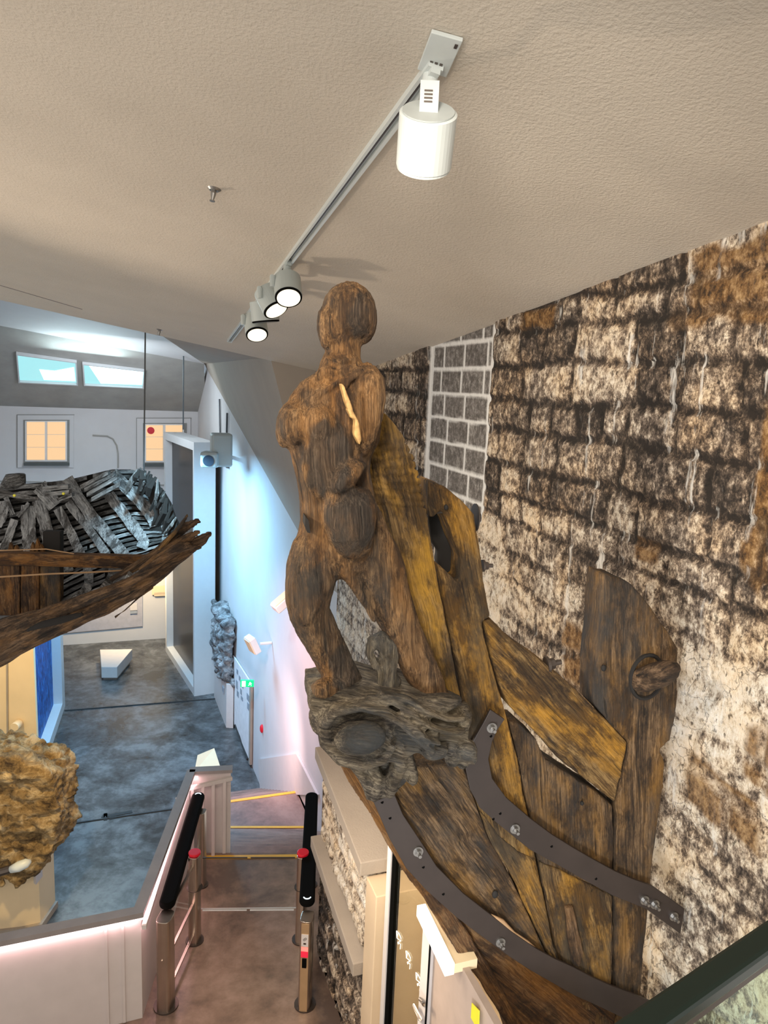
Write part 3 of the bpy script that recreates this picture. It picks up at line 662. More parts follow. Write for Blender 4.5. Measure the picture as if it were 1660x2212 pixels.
# ================================================================ GATES
bars = {}
def gate_post(px, py, w_, h, label, cap=None, flat=False):
    b = atz(px, py, 0); t = thing('gate_post', b, label, 'gate post', 'posts of the entrance gate')
    ux = A(1, -.08, 0) / np.linalg.norm(A(1, -.08, 0)); uy = A(.08, 1, 0)
    mb = MB(); r = w_ / 2
    prof = []
    for k in range(20):
        q = 2 * math.pi * k / 20; c_, s_ = math.cos(q), math.sin(q); e = .55
        prof.append(b + ux * r * math.copysign(abs(c_) ** e, c_) + uy * r * 1.35 * math.copysign(abs(s_) ** e, s_))
    mb.prism(prof, (0, 0, h)); mb.build('post_body', M_STEEL, t, smooth=False, bevel=.004)
    mb = MB(); mb.cyl(b, b + Z * .015, r * 1.7, n=20); mb.build('floor_flange', M_STEELD, t)
    if cap: mb = MB(); mb.cyl(b + Z * (h + .001), b + Z * (h + .03), r * 1.12, n=24); mb.build('cap', M_RED, t, label='red plastic cap', bevel=.006)
    if cap: mb = MB(); mb.cyl(b + Z * (h * .62), b + Z * (h * .62 + .006), r * 1.5, n=20); mb.build('collar', M_STEELD, t)
    return t, b, ux, uy
g1 = gate_post(359, 2172, .135, .94, 'steel post at the near end of the left black gate rail')
mb = MB(); mb.cyl(g1[1] - g1[3] * .088 + Z * .55 , g1[1] - g1[3] * .10 + Z * .55, .012, n=12); mb.build('key_lock', M_STEEL, g1[0])
g2 = gate_post(421, 2032, .11, 1.0, 'steel post with red cap behind the left black gate rail', True)
g3 = gate_post(436, 1912, .09, .94, 'thin steel post at the far end of the left black gate rail')
g4 = gate_post(659, 2170, .12, .94, 'steel post with card reader at near end of right gate rail')
g5 = gate_post(650, 2030, .11, 1.0, 'steel post with red cap behind the right black gate rail', True)
g6 = gate_post(672, 1912, .09, .94, 'thin steel post at the far end of the right black gate rail')
# card reader face
b = g4[1]; fy = b - g4[3] * .085
def face(name, x, z, hw, hz, mat, th=.004, par=g4[0], **k):
    mb = MB(); mb.box(fy + g4[2] * x + Z * z - g4[3] * th, g4[2] * hw, g4[3] * th, Z * hz); return mb.build(name, mat, par, **k)
face('face_plate', 0, .47, .036, .46, plain('brass_toned_plate', (.62, .44, .26), .3, .7))
nt_ = face('notice_card', 0, .765, .033, .062, M_PANEL, .007)
face('indicator_light', 0, .625, .033, .03, plain('red_indicator', (.5, .01, .03), .3, em=(1, .03, .08), es=.5), .010)
face('indicator_glow', 0, .675, .033, .022, plain('pale_red_indicator', (.8, .3, .25), .3, em=(1, .35, .3), es=.35), .008)
sc = face('scanner_window', 0, .53, .020, .045, M_BLACK, .010)
c0 = fy - g4[3] * .016
for (dx, dz) in ((-.006, .775), (.008, .787)):
    mb = MB(); mb.tube([c0 + g4[2] * (dx + .009 * math.cos(q)) + Z * (dz + .009 * math.sin(q)) for q in [i * math.pi / 6 for i in range(13)]], .0018, 5); mb.build('card_ring', M_STEELD, nt_)
mb = MB(); mb.box(c0 + Z * .735, g4[2] * .012, g4[3] * .001, Z * .008); mb.build('notice_text', M_STEELD, nt_)
def gate_bar(p0, p1, label):
    a, b_ = atz(*p0, 1.0), atz(*p1, 1.0); d_ = (b_ - a) / np.linalg.norm(b_ - a)
    t = thing('gate_rail', a, label, 'gate rail', 'black rails of the entrance gate'); s_ = A(d_[1], -d_[0], 0)
    mb = MB(); n = 18; out = []
    P = []; W_ = .074
    for k in range(n + 1): q = math.pi * k / n; P.append(a + s_ * W_ * math.cos(q) - d_ * W_ * math.sin(q) - Z * .06)
    for k in range(n + 1): q = math.pi * k / n; P.append(b_ - s_ * W_ * math.cos(q) + d_ * W_ * math.sin(q) - Z * .06)
    mb.prism(P, (0, 0, .065)); mb.build('padded_rail', M_BLACK, t, bevel=.02)
    e = a if p0[0] > 500 else b_; sg = -1 if p0[0] > 500 else 1
    arc = [e + s_ * .034 * math.cos(q) + d_ * sg * .034 * math.sin(q) * (1 if sg > 0 else 1) + Z * .008 for q in [math.pi * (.1 + .8 * k / 8) for k in range(9)]]
    mb = MB(); mb.tube(arc, .0055, 6); mb.build('status_light', plain('white_status_arc', (.8, .9, 1), .3, em=(.7, .9, 1), es=1.5), t, label='glowing white curved light')
    return a, b_
ra = gate_bar((362, 1943), (428, 1718), 'black padded gate rail leaning along the parapet, the left one')
rb = gate_bar((664, 1938), (674, 1718), 'black padded gate rail next to the rough stone, the right one')
# side glazing of the left rail and the two flaps across the lane
gp = thing('gate_glazing', A(*g1[1][:2], 0), 'glass side panels in steel frame under the left gate rail', 'glass panel')
def gpanel(name, p, q, z0, z1, mat, th=.006, par=None, **k):
    t = (q - p) / np.linalg.norm(q - p); n_ = A(t[1], -t[0], 0); mb = MB()
    mb.box((p + q) / 2 * A(1, 1, 0) + Z * (z0 + z1) / 2, (q - p) / 2 * A(1, 1, 0), n_ * th, Z * (z1 - z0) / 2); return mb.build(name, mat, par, **k)
u_ = (g2[1] - g1[1]); v_ = (g3[1] - g2[1])
gpanel('glass_pane', g1[1] + u_ * .12, g2[1] - u_ * .1, .12, .9, M_GLASSC, par=gp)
gpanel('glass_pane', g2[1] + v_ * .12, g3[1] - v_ * .1, .12, .9, M_GLASSC, par=gp)
for z in (.1, .46, .9): gpanel('frame_bar', g1[1] + u_ * .1, g2[1] - u_ * .08, z, z + .02, M_STEEL, .012, par=gp)
for k, (p, q) in enumerate(((g2[1], g2[1] + (g5[1] - g2[1]) * .485), (g5[1], g5[1] + (g2[1] - g5[1]) * .485))):
    d_ = (q - p) / np.linalg.norm(q - p); p = p + d_ * .08
    t = thing('gate_flap', A(*q[:2], .36), ['clear glass swing flap on the left side of the gate', 'clear glass swing flap on the right side of the gate'][k], 'gate flap', 'glass flaps of the gate')
    gpanel('glass_pane', p, q, .36, .96, M_GLASSC, .006, t); gpanel('edge_trim', p, q, .955, .965, M_STEELD, .006, t); gpanel('edge_trim', p, q, .352, .36, M_FRAME, .008, t)

# ================================================================ TRACK LIGHTING
tk = thing('lighting_track', onc(735, 410), 'white ceiling light track running diagonally toward the far ceiling edge', 'light track')
ta, tb = onc(945, 128), onc(497, 733); td = (tb - ta) / np.linalg.norm(tb - ta); tn = CN; tw = np.cross(td, tn)
mb = MB()
for k in (-1, 1): mb.box((ta + tb) / 2 + tn * .018 + tw * .024 * k, (tb - ta) / 2, tw * .008, tn * .018)
mb.box((ta + tb) / 2 + tn * .004, (tb - ta) / 2, tw * .03, tn * .003); mb.build('track_channel', M_LAMP, tk)
mb = MB(); mb.box((ta + tb) / 2 + tn * .012, (tb - ta) / 2, tw * .0035, tn * .004); mb.box((ta + tb) / 2 + tn * .014 + tw * .011, (tb - ta) / 2, tw * .003, tn * .004); mb.build('conductor', M_STEELD, tk)
pa, pb = onc(968, 70), onc(935, 150); pd = (pb - pa) / np.linalg.norm(pb - pa); pw = np.cross(pd, tn)
mb = MB(); mb.box((pa + pb) / 2 + tn * .01 - pw * 0, (pb - pa) / 2, pw * .062, tn * .008); mb.build('feed_plate', M_LAMP, tk, bevel=.003)
for q_, su, sv in [(pa * .85 + pb * .15 - pw * .045, .012, .006)] + [(pa * .3 + pb * .7 + pw * (.02 * k - .02), .008, .006) for k in range(3)]:
    mb = MB(); mb.box(q_ + tn * .0195, pd * su, pw * sv, tn * .002); mb.build('screw_mark', M_STEELD, tk)
ends = MB(); ends.box(tb + td * .01 + tn * .02, td * .012, tw * .034, tn * .02); ends.build('end_cap', M_LAMP, tk)

def spotlight(mx, my, head, Yh, bdir, label, on=True, mat=None, dia=.235, length=.19, big=False):
    m = onc(mx, my); t = thing('track_spotlight', m, label, 'spotlight', 'spotlights on the ceiling track')
    mat = mat or M_LAMPG; hc = atd(head[0], head[1], Yh); bd = A(*bdir); bd /= np.linalg.norm(bd)
    r = dia / 2
    mb = MB(); mb.cyl(m + tn * .03, m + tn * .11, .032); mb.cyl(m + tn * .11, m + tn * .14, .024); mb.box(m + tn * .035, td * .06, tw * .02, tn * .02); mb.build('track_adapter', mat, t)
    k0 = m + tn * .14; back = hc - bd * length / 2
    side = np.cross(bd, Z); side = side / (np.linalg.norm(side) + 1e-9)
    if big:
        mid = back + A(0, 0, .10)
        mb = MB(); mb.box((k0 + mid) / 2 + A(0, -.0, 0), A(.034, 0, 0), A(0, .012, 0), (k0 - mid) / 2); mb.box((mid + back) / 2 + A(0, 0, -.0), A(.036, 0, 0), A(0, .016, 0), (mid - back) / 2 * 1.15); mb.build('arm', mat, t, bevel=.004)
    else:
        s1_ = hc + side * (r + .012); mb = MB()
        mb.tube([k0, k0 - Z * .03 + side * .5 * r, s1_ - bd * .02 + Z * .06, s1_], [.016, .018, .024, .02], 8); mb.build('arm', mat, t)
    mb = MB(); mb.tube([back, back + bd * .004, hc + bd * length / 2], [r * .93, r, r], 40); mb.build('lamp_housing', mat, t, smooth=False)
    mb = MB(); mb.tube([hc + bd * (length / 2), hc + bd * (length / 2 + .012)], [r * .97, r * .97], 40); rim = mb.build('rim', mat if big else M_BLACK, t)
    mb = MB(); mb.tube([hc + bd * (length / 2 + .013), hc + bd * (length / 2 + .016)], [r * .84, r * .84], 40); mb.build('lens', M_LENS if on else M_LENSOFF, t)
    if big:
        mb = MB(); mb.tube([back - bd * .001, back - bd * .006], [r * .9, r * .9], 40); mb.build('rear_cover', plain('pale_grey_cover', (.46, .50, .50), .4), t)
        mb = MB()
        for k in range(4): mb.box(mid * .35 + back * .65 + A(-.004, -.018, .035 - .013 * k), A(.016, 0, 0), A(0, .001, 0), Z * .003)
        mb.build('rating_label', M_STEELD, t)
    return hc, bd
spotlight(934, 145, (921, 300), 3.1, (-.02, .64, -.76), 'large white cylinder spotlight nearest the viewer at the track start', True, M_LAMP, .225, .20, True)
sp = []
sp.append(spotlight(624, 562, (622, 622), 6.05, (.16, -.60, -.78), 'lit grey spotlight, first of the far cluster, facing the viewer', True, dia=.22))
sp.append(spotlight(608, 588, (586, 648), 6.3, (-.15, -.62, -.75) if False else (.45, -.35, -.75), 'lit grey spotlight turned sideways between two others on the track', True, dia=.22))
sp.append(spotlight(580, 618, (572, 672), 6.75, (.12, .05, -1.), 'unlit grey spotlight pointing straight down with dark lens', False, dia=.25, length=.17))
sp.append(spotlight(563, 640, (553, 704), 7.0, (.22, -.55, -.80), 'lit grey spotlight, lowest and last on the track', True, dia=.21))
light('SPOT', 'track_beam', tuple(sp[0][0] + sp[0][1] * .13), tuple(sp[0][0] + sp[0][1]), 120, NEUT, .08, 70)
light('SPOT', 'track_beam', tuple(sp[3][0] + sp[3][1] * .13), tuple(sp[3][0] + sp[3][1]), 90, NEUT, .08, 70)
# ceiling sprinklers
for k, (x, y) in enumerate(((463, 408), (345, 712))):
    q = onc(x, y); t = thing('sprinkler_head', q, ['chrome sprinkler head in the middle of the ceiling', 'tiny chrome sprinkler head at the far ceiling edge'][k], 'sprinkler')
    mb = MB(); mb.cyl(q, q + CN * .012, .045, .03); mb.build('escutcheon', M_BOLT, t)
    mb = MB(); mb.tube([q + CN * .01, q + CN * .03, q + CN * .075], [.016, .018, .009], 12); mb.tube([q + CN * .075, q + CN * .08], .018, 12); mb.build('nozzle', M_BOLT, t)

# ================================================================ SHIP'S BOW TIMBERS
ka = math.radians(12); KU = A(math.cos(ka), math.sin(ka), 0); KN = A(math.sin(ka), -math.cos(ka), 0)
KP = atd(800, 1500, 3.6)
def K(x, y, off=0.): return onpl(x, y, KP + KN * off, KN)
def kd(x, y): return np.linalg.norm(K(x, y) - CAM) / np.linalg.norm(ray(x, y))       # metres per pixel
bow = thing('ship_bow_timbers', K(1150, 2212), 'dark oak bow timbers of an old ship with iron straps', 'ship bow')
def outline(poly, jit=1.6, seg=22):
    out = []
    for i in range(len(poly)):
        a, b = A(*poly[i]), A(*poly[(i + 1) % len(poly)]); n = max(1, int(np.linalg.norm(b - a) / seg))
        for k in range(n):
            p = a + (b - a) * k / n
            if k: p = p + A(random.uniform(-jit, jit), random.uniform(-jit, jit))
            out.append(p)
    return out
def wdisp(a1, a2, f1=5, f2=18):
    return lambda g, w_: (noise.noise(Vector((g.x * f1 * .35, g.y * f1, g.z * f1))) * a1 + noise.noise(Vector((g.x * f2 * .25, g.y * f2, g.z * f2))) * a2 - abs(noise.noise(Vector((g.x * 1.5, g.y * 34, g.z * 34)))) * a2 * .8)
def timber(name, poly, mat, g, off=0., th=.2, vox=.013, jit=1.6, holes=(), label=None, disp=None, par=None):
    mb = MB(); mb.prism([K(x, y, off) for x, y in outline(poly, jit)], -KN * th)
    d_ = K(*g[1]) - K(*g[0])
    o = roughen(mb, name, mat, par or bow, vox, disp or wdisp(.0045, .004), d_, 1)
    if label: o['label'] = label
    return o
# main timbers
timber('stem_post', [(924, 1036), (962, 1052), (1000, 1082), (1026, 1112), (1031, 1150), (1040, 1210), (1050, 1280), (1061, 1334), (1043, 1340), (1050, 1385), (1068, 1448), (1084, 1505), (1098, 1550), (1112, 1610), (1128, 1690), (1142, 1765), (1158, 1850), (1180, 1960), (1204, 2082), (1190, 2078), (1150, 1985), (1112, 1905), (1060, 1815), (1034, 1745), (1016, 1680), (1008, 1600), (1004, 1545), (990, 1460), (972, 1370), (955, 1290), (942, 1215),
                         (962, 1232), (996, 1268), (996, 1205), (975, 1150), (954, 1098), (938, 1118), (928, 1120)], W_OCHRE, ((960, 1100), (1060, 1600)), 0, .20)
timber('knee_brace', [(1044, 1340), (1062, 1336), (1110, 1384), (1160, 1420), (1205, 1455), (1260, 1505), (1310, 1554), (1357, 1604), (1357, 1622), (1342, 1680), (1329, 1735), (1285, 1700), (1240, 1664), (1200, 1632), (1165, 1590), (1104, 1530), (1088, 1500), (1070, 1445), (1054, 1385)], W_OCHRE, ((1080, 1400), (1340, 1680)), -.015, .17)
timber('infill_timber', [(1103, 1562), (1118, 1558), (1160, 1598), (1180, 1640), (1230, 1672), (1285, 1708), (1327, 1742), (1326, 1860), (1326, 1960), (1325, 2100), (1324, 2230), (1280, 2230), (1245, 2150), (1210, 2082), (1184, 1962), (1164, 1855), (1146, 1765), (1132, 1690), (1116, 1612)], W_BROWN, ((1240, 1700), (1260, 2150)), -.01, .18)
timber('upright_post', [(1308, 1240), (1325, 1247), (1344, 1250), (1366, 1262), (1392, 1292), (1424, 1338), (1450, 1372), (1466, 1402), (1464, 1440), (1462, 1520), (1450, 1600), (1438, 1610), (1426, 1620), (1440, 1650), (1436, 1700), (1424, 1770), (1414, 1850), (1405, 1940), (1396, 2040), (1385, 2150), (1378, 2240), (1330, 2240), (1331, 2100), (1332, 1740), (1362, 1620), (1360, 1604), (1325, 1570), (1290, 1528), (1290, 1470), (1295, 1400), (1303, 1300)], W_BROWN, ((1370, 1250), (1370, 2100)), .0, .22)
timber('bow_plank', [(745, 1640), (830, 1660), (1003, 1650), (1014, 1690), (1031, 1745), (1056, 1815), (1108, 1905), (1146, 1985), (1184, 2070), (1172, 2084), (1100, 2030), (1000, 1960), (930, 1900), (880, 1850), (830, 1770), (790, 1715)], W_BROWN, ((900, 1700), (1130, 2010)), .0, .2, disp=wdisp(.010, .003))
timber('bow_plank', [(1034, 1750), (1060, 1818), (1114, 1906), (1154, 1987), (1196, 2084), (1206, 2086), (1184, 1975), (1160, 1858), (1120, 1840), (1075, 1800), (1050, 1765)], W_OCHRE, ((1060, 1800), (1190, 2060)), .012, .14)
timber('infill_timber', [(1166, 1862), (1230, 1890), (1323, 1935), (1322, 2140), (1262, 2110), (1215, 2078), (1188, 1965)], W_OCHRE, ((1230, 1900), (1270, 2110)), .006, .14)
timber('lower_plank', [(922, 1912), (985, 1962), (1074, 2030), (1146, 2080), (1240, 2130), (1320, 2170), (1400, 2200), (1480, 2300), (1440, 2420), (1200, 2420), (1120, 2240), (1060, 2130), (990, 2010)], W_RED, ((990, 1970), (1330, 2260)), -.01, .2)
timber('cutwater_edge', [(735, 1650), (790, 1680), (830, 1740), (856, 1800), (876, 1850), (900, 1892), (940, 1926), (970, 1950), (1010, 2008), (1080, 2126), (1140, 2238), (1230, 2420), (1150, 2420), (1094, 2212), (1040, 2125), (970, 2032), (905, 1925), (868, 1880), (838, 1826), (800, 1756), (752, 1690)], W_RED, ((800, 1750), (1100, 2230)), .03, .26, disp=wdisp(.008, .006))
timber('trenail_plug', [(1222, 1962), (1240, 1958), (1246, 1985), (1262, 2060), (1254, 2090), (1240, 2086), (1228, 2030)], W_WALE, ((1230, 1960), (1250, 2080)), .03, .05, .008)
timber('backing_timber', [(925, 1110), (955, 1100), (980, 1150), (1000, 1200), (1000, 1275), (960, 1240), (945, 1215), (948, 1190), (932, 1170)], W_BLACK, ((930, 1100), (990, 1260)), -.19, .08)
mb = MB()
for c_, rr in (((964, 1096), 5), ((1070, 1932), 7), ((1305, 1443), 6), ((1258, 1735), 4)): mb.ell(K(*c_, .008), KU * kd(*c_) * rr, Z * kd(*c_) * rr * 1.3, KN * .012)
mb.build('bolt_hole', W_BLACK, bow, label='dark bolt hole')
# wedge peg through the upright
mb = MB(); a, b = K(1372, 1476, -.01), K(1462, 1436, .12)
mb.tube([K(1368, 1478, -.03), K(1390, 1470, .02), K(1425, 1458, .07), K(1455, 1446, .12), K(1464, 1438, .13)], [.06, .085, .08, .055, .03], 14, [.05, .06, .06, .05, .02], KN)
roughen(mb, 'wedge_peg', W_WALE, bow, .009, wdisp(.012, .006, 9, 24), K(1462, 1436) - K(1372, 1476), 1)
mb = MB(); mb.tube([K(1398, 1462, .002) + (KU * math.cos(q) * .10 + Z * math.sin(q) * .13) * 1. for q in [i * math.pi / 12 for i in range(25)]], .012, 6)
mb.build('peg_hole', W_BLACK, bow, label='dark oval rim of the peg hole')
# bolts sticking out to the right of the timbers
def bolt(c, ax, r=.02, L=.05, par=None, name='bolt'):
    c = A(*c); ax = A(*ax) / np.linalg.norm(ax); mb = MB()
    mb.tube([c, c + ax * L * .18], [r * 1.5] * 2, 20); mb.tube([c + ax * L * .18, c + ax * L * .55], [r] * 2, 6); mb.tube([c + ax * L * .5, c + ax * L], [r * .5] * 2, 10)
    return mb.build(name, M_BOLT if par is not bow else M_STEELD, par)
bolt(K(1026, 1118, -.1), KU, .05, .03, bow, 'iron_plate'); bolt(K(1042, 1222, -.1), KU, .022, .06, bow)
bolt(K(1180, 1436, -.05), KU + Z * .15, .03, .09, bow)
# copper fitting in the gap behind the figure
mb = MB(); mb.cyl(K(945, 1102, -.05), K(960, 1100, -.02), .02); mb.build('bolt', M_BOLT, bow)
# straps
S1u = [(1091, 1554), (1076, 1576), (1064, 1602), (1056, 1640), (1064, 1682), (1095, 1724), (1146, 1768), (1193, 1803), (1240, 1832), (1285, 1858), (1329, 1882), (1370, 1900), (1410, 1914), (1480, 1964), (1471, 2018)]
S1l = [(1397, 1964), (1323, 1934), (1269, 1905), (1201, 1866), (1146, 1836), (1074, 1778), (1037, 1745), (1016, 1705), (1006, 1658), (1012, 1622), (1030, 1588), (1046, 1560), (1060, 1533)]
S2u = [(853, 1716), (871, 1760), (907, 1814), (944, 1872), (1001, 1930), (1059, 1975), (1110, 2016), (1160, 2050), (1200, 2072), (1240, 2090), (1282, 2112), (1322, 2130), (1360, 2144), (1420, 2170)]
S2l = [(1400, 2225), (1340, 2196), (1290, 2172), (1240, 2150), (1195, 2124), (1146, 2096), (1100, 2066), (1040, 2022), (987, 1982), (922, 1924), (878, 1876), (842, 1812), (822, 1766), (807, 1732)]
for poly, bolts, holes in ((S1u + S1l, [(1062, 1571), (1112, 1789), (1392, 1943), (1414, 1952), (1455, 1978)], [(1061, 1590), (1081, 1757), (1066, 1769), (1192, 1828), (1288, 1898)]),
                           (S2u + S2l, [(903, 1838), (1081, 2034)], [(843, 1767), (826, 1733), (915, 1873), (958, 1931)])):
    mb = MB(); mb.prism([K(x, y, .05) for x, y in poly], -KN * .018)
    stp = mb.build('iron_strap', M_STRAP, bow, bevel=.003, label='curved brown iron strap')
    for q in bolts: bolt(K(*q, .05), KN, .019, .055, stp)
    mb = MB()
    for q in holes: mb.cyl(K(*q, .050), K(*q, .052), .008, n=12)
    mb.build('strap_hole', M_BLACK, stp)
# filler putty along the strap
mb = MB(); mb.tube([K(x, y, .035) for x, y in ((1060, 1976), (1085, 1990), (1110, 2015), (1140, 2036), (1160, 2050))], [.006, .014, .01, .012, .005], 7)
mb.build('putty_line', M_ROPE, bow, smooth=True)

# ================================================================ FIGUREHEAD
fig = thing('figurehead', K(830, 1500), 'headed wooden ship figurehead, worn and armless, standing on a carved scroll', 'figurehead')
def PX(x, y, off): return K(x, y, off)
def loft(mb, pts, n=20):
    """pts: px, py, half width px, half depth px, offset m"""
    path = [K(p[0], p[1], p[4]) for p in pts]; s = [kd(p[0], p[1]) for p in pts]
    mb.tube(path, [p[2] * q for p, q in zip(pts, s)], n, [p[3] * q for p, q in zip(pts, s)], KN)
def ep(mb, x, y, rx, ry, rz, off, ang=0):
    s = kd(x, y); c, q = math.cos(math.radians(ang)), math.sin(math.radians(ang))
    a = (KU * c - Z * q); b = (KU * q + Z * c)
    mb.ell(K(x, y, off), a * rx * s, b * ry * s, KN * rz * s, 20, 14)
mb = MB(); o_ = .14
# head with heavy skull, chin pulled to the left
ep(mb, 757, 676, 58, 66, 58, o_, -8); ep(mb, 727, 700, 42, 52, 50, o_, 4); ep(mb, 776, 682, 40, 60, 48, o_, -10); ep(mb, 733, 728, 36, 30, 40, o_, 8)
loft(mb, [(700, 672, 12, 30, o_), (697, 710, 14, 34, o_), (706, 742, 14, 30, o_), (716, 752, 10, 20, o_)])
# neck and collar
loft(mb, [(746, 735, 34, 36, o_), (742, 765, 37, 38, o_), (738, 785, 44, 42, o_), (738, 800, 54, 48, o_), (742, 820, 66, 52, o_)])
loft(mb, [(702, 770, 4, 6, .20), (736, 782, 5, 8, .24), (772, 774, 4, 6, .215)])
loft(mb, [(690, 796, 5, 7, .19), (730, 804, 6, 8, .25), (780, 786, 5, 7, .215)])
loft(mb, [(794, 786, 6, 8, .18), (764, 804, 7, 9, .245), (724, 830, 7, 9, .27), (684, 856, 7, 8, .26), (650, 878, 5, 6, .235)])
loft(mb, [(696, 798, 6, 6, .2), (668, 828, 8, 9, .22), (648, 856, 8, 8, .21)])
loft(mb, [(800, 790, 8, 8, .2), (772, 806, 7, 8, .26), (752, 822, 6, 8, .275), (744, 846, 5, 7, .285)])
# torso
loft(mb, [(742, 800, 50, 40, o_), (742, 822, 72, 52, o_), (735, 850, 86, 62, o_), (726, 880, 98, 68, o_), (722, 915, 101, 70, o_), (720, 950, 98, 68, o_), (718, 990, 84, 62, o_), (722, 1030, 78, 58, o_), (728, 1070, 79, 58, o_), (733, 1110, 82, 60, o_), (738, 1150, 93, 64, o_), (738, 1190, 102, 64, o_), (742, 1222, 96, 50, o_), (744, 1240, 60, 36, o_)], 28)
ep(mb, 644, 916, 46, 52, 58, .16, 12); ep(mb, 622, 925, 25, 44, 40, .12, 8); ep(mb, 690, 920, 40, 50, 44, .24, 0)
ep(mb, 800, 835, 24, 44, 44, .14, -10)
# upper arm stub with broken end
loft(mb, [(794, 800, 18, 22, .21), (800, 822, 29, 34, .235), (800, 862, 31, 36, .245), (797, 905, 29, 34, .245), (790, 945, 25, 30, .24), (782, 975, 15, 18, .23), (779, 988, 7, 9, .22)])
# sawn face on the side of the trunk
ep(mb, 706, 992, 50, 84, 16, .29, 6)
# lower arm stump, cuff
loft(mb, [(782, 1004, 10, 14, .25), (764, 1012, 20, 24, .30), (745, 1034, 26, 30, .34), (731, 1052, 19, 24, .34), (722, 1062, 9, 12, .33)])
loft(mb, [(752, 1052, 22, 16, .26), (754, 1068, 44, 34, .28), (755, 1092, 54, 42, .29), (756, 1122, 55, 42, .29), (760, 1152, 48, 38, .29), (768, 1180, 36, 28, .27), (780, 1200, 19, 16, .24), (783, 1210, 7, 8, .23)], 24)
# legs
loft(mb, [(700, 1150, 44, 40, .15), (682, 1185, 50, 46, .16), (676, 1225, 54, 48, .17), (670, 1262, 50, 47, .18), (666, 1295, 46, 45, .18), (668, 1322, 42, 43, .17), (680, 1350, 42, 43, .15), (696, 1380, 40, 42, .14), (712, 1410, 38, 38, .13), (727, 1440, 38, 36, .12), (738, 1468, 43, 36, .12), (742, 1486, 46, 34, .12)], 24)
ep(mb, 662, 1250, 40, 66, 46, .18, -4); ep(mb, 655, 1322, 24, 34, 34, .2, -20)
loft(mb, [(744, 1474, 32, 30, .15), (716, 1484, 25, 24, .19), (692, 1488, 20, 22, .22), (676, 1490, 12, 16, .23)])
loft(mb, [(775, 1165, 62, 44, .14), (800, 1205, 63, 48, .14), (820, 1245, 58, 48, .13), (842, 1300, 48, 46, .12), (866, 1350, 40, 42, .11), (888, 1398, 37, 40, .1), (910, 1445, 37, 38, .1), (930, 1480, 34, 36, .1), (938, 1500, 28, 30, .1), (940, 1510, 18, 20, .1)], 24)
loft(mb, [(936, 1490, 26, 24, .1), (950, 1514, 28, 24, .12), (964, 1538, 27, 22, .15), (976, 1556, 20, 16, .17)])
# fold of the drapery from hip to leg
loft(mb, [(700, 1190, 8, 10, .26), (735, 1222, 10, 12, .24), (770, 1270, 9, 12, .22), (812, 1340, 8, 10, .2)])
loft(mb, [(790, 1060, 10, 12, .24), (815, 1110, 12, 14, .22), (838, 1170, 12, 14, .2), (868, 1240, 10, 12, .17)])
DARK_PATCHES = [(708, 990, 50, 82, .95), (757, 1125, 50, 74, .9), (752, 1440, 40, 60, 1.), (700, 1290, 34, 80, .6), (725, 1380, 30, 50, .6), (790, 690, 34, 60, .5), (900, 1440, 60, 90, .35), (800, 1290, 50, 90, .35), (684, 860, 30, 22, .4), (745, 905, 22, 60, .3)]  # weathered sawn faces first, then further dark patches on head, chest and legs
def dark_tone_post(me, cw, g):
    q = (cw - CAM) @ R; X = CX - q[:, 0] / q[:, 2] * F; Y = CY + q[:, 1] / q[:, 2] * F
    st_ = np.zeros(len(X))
    for a, b, rx, ry, k in DARK_PATCHES:
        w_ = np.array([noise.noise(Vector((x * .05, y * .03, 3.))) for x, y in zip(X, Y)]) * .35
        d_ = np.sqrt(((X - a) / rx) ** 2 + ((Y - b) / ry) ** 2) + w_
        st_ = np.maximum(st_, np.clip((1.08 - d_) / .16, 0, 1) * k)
    at = me.attributes.new('dark_tone', 'FLOAT', 'POINT'); at.data.foreach_set('value', st_.astype(np.float32))
def fig_disp(g, w_):
    d_ = noise.noise(Vector((g.x * 2.2, g.y * 7, g.z * 7))) * .008 + noise.noise(Vector((g.x * 5, g.y * 22, g.z * 22))) * .004
    d_ -= abs(noise.noise(Vector((g.x * 1.3, g.y * 45, g.z * 45)))) * .009
    return d_
body = roughen(mb, 'carved_body', W_FIG, fig, .009, fig_disp, K(735, 900) - K(745, 1150), 3, dark_tone_post)
# slit cut in the hip
mb = MB(); mb.prism([K(x, y, .28) for x, y in ((660, 1116), (667, 1124), (671, 1152), (664, 1150), (659, 1136))], -KN * .12); mb.build('mortise_slot', W_BLACK, fig, label='small dark mortise slot in hip')
# pale splinter scars beside the arm
for pts, gg in ((((736, 826), (744, 832), (762, 880), (768, 908), (758, 902), (746, 866)), 0), (((750, 882), (762, 884), (776, 912), (782, 950), (778, 962), (766, 940), (768, 908), (756, 896)), 0)):
    mb = MB(); mb.prism([K(x, y, .34) for x, y in pts], -KN * .1)
    roughen(mb, 'broken_wood_scar', plain('fresh_splinter_wood', (.46, .28, .11), .8, var=.3, scale=40), fig, .006, wdisp(.002, .002), (0, 0, 1), 1, label='pale freshly broken wood')
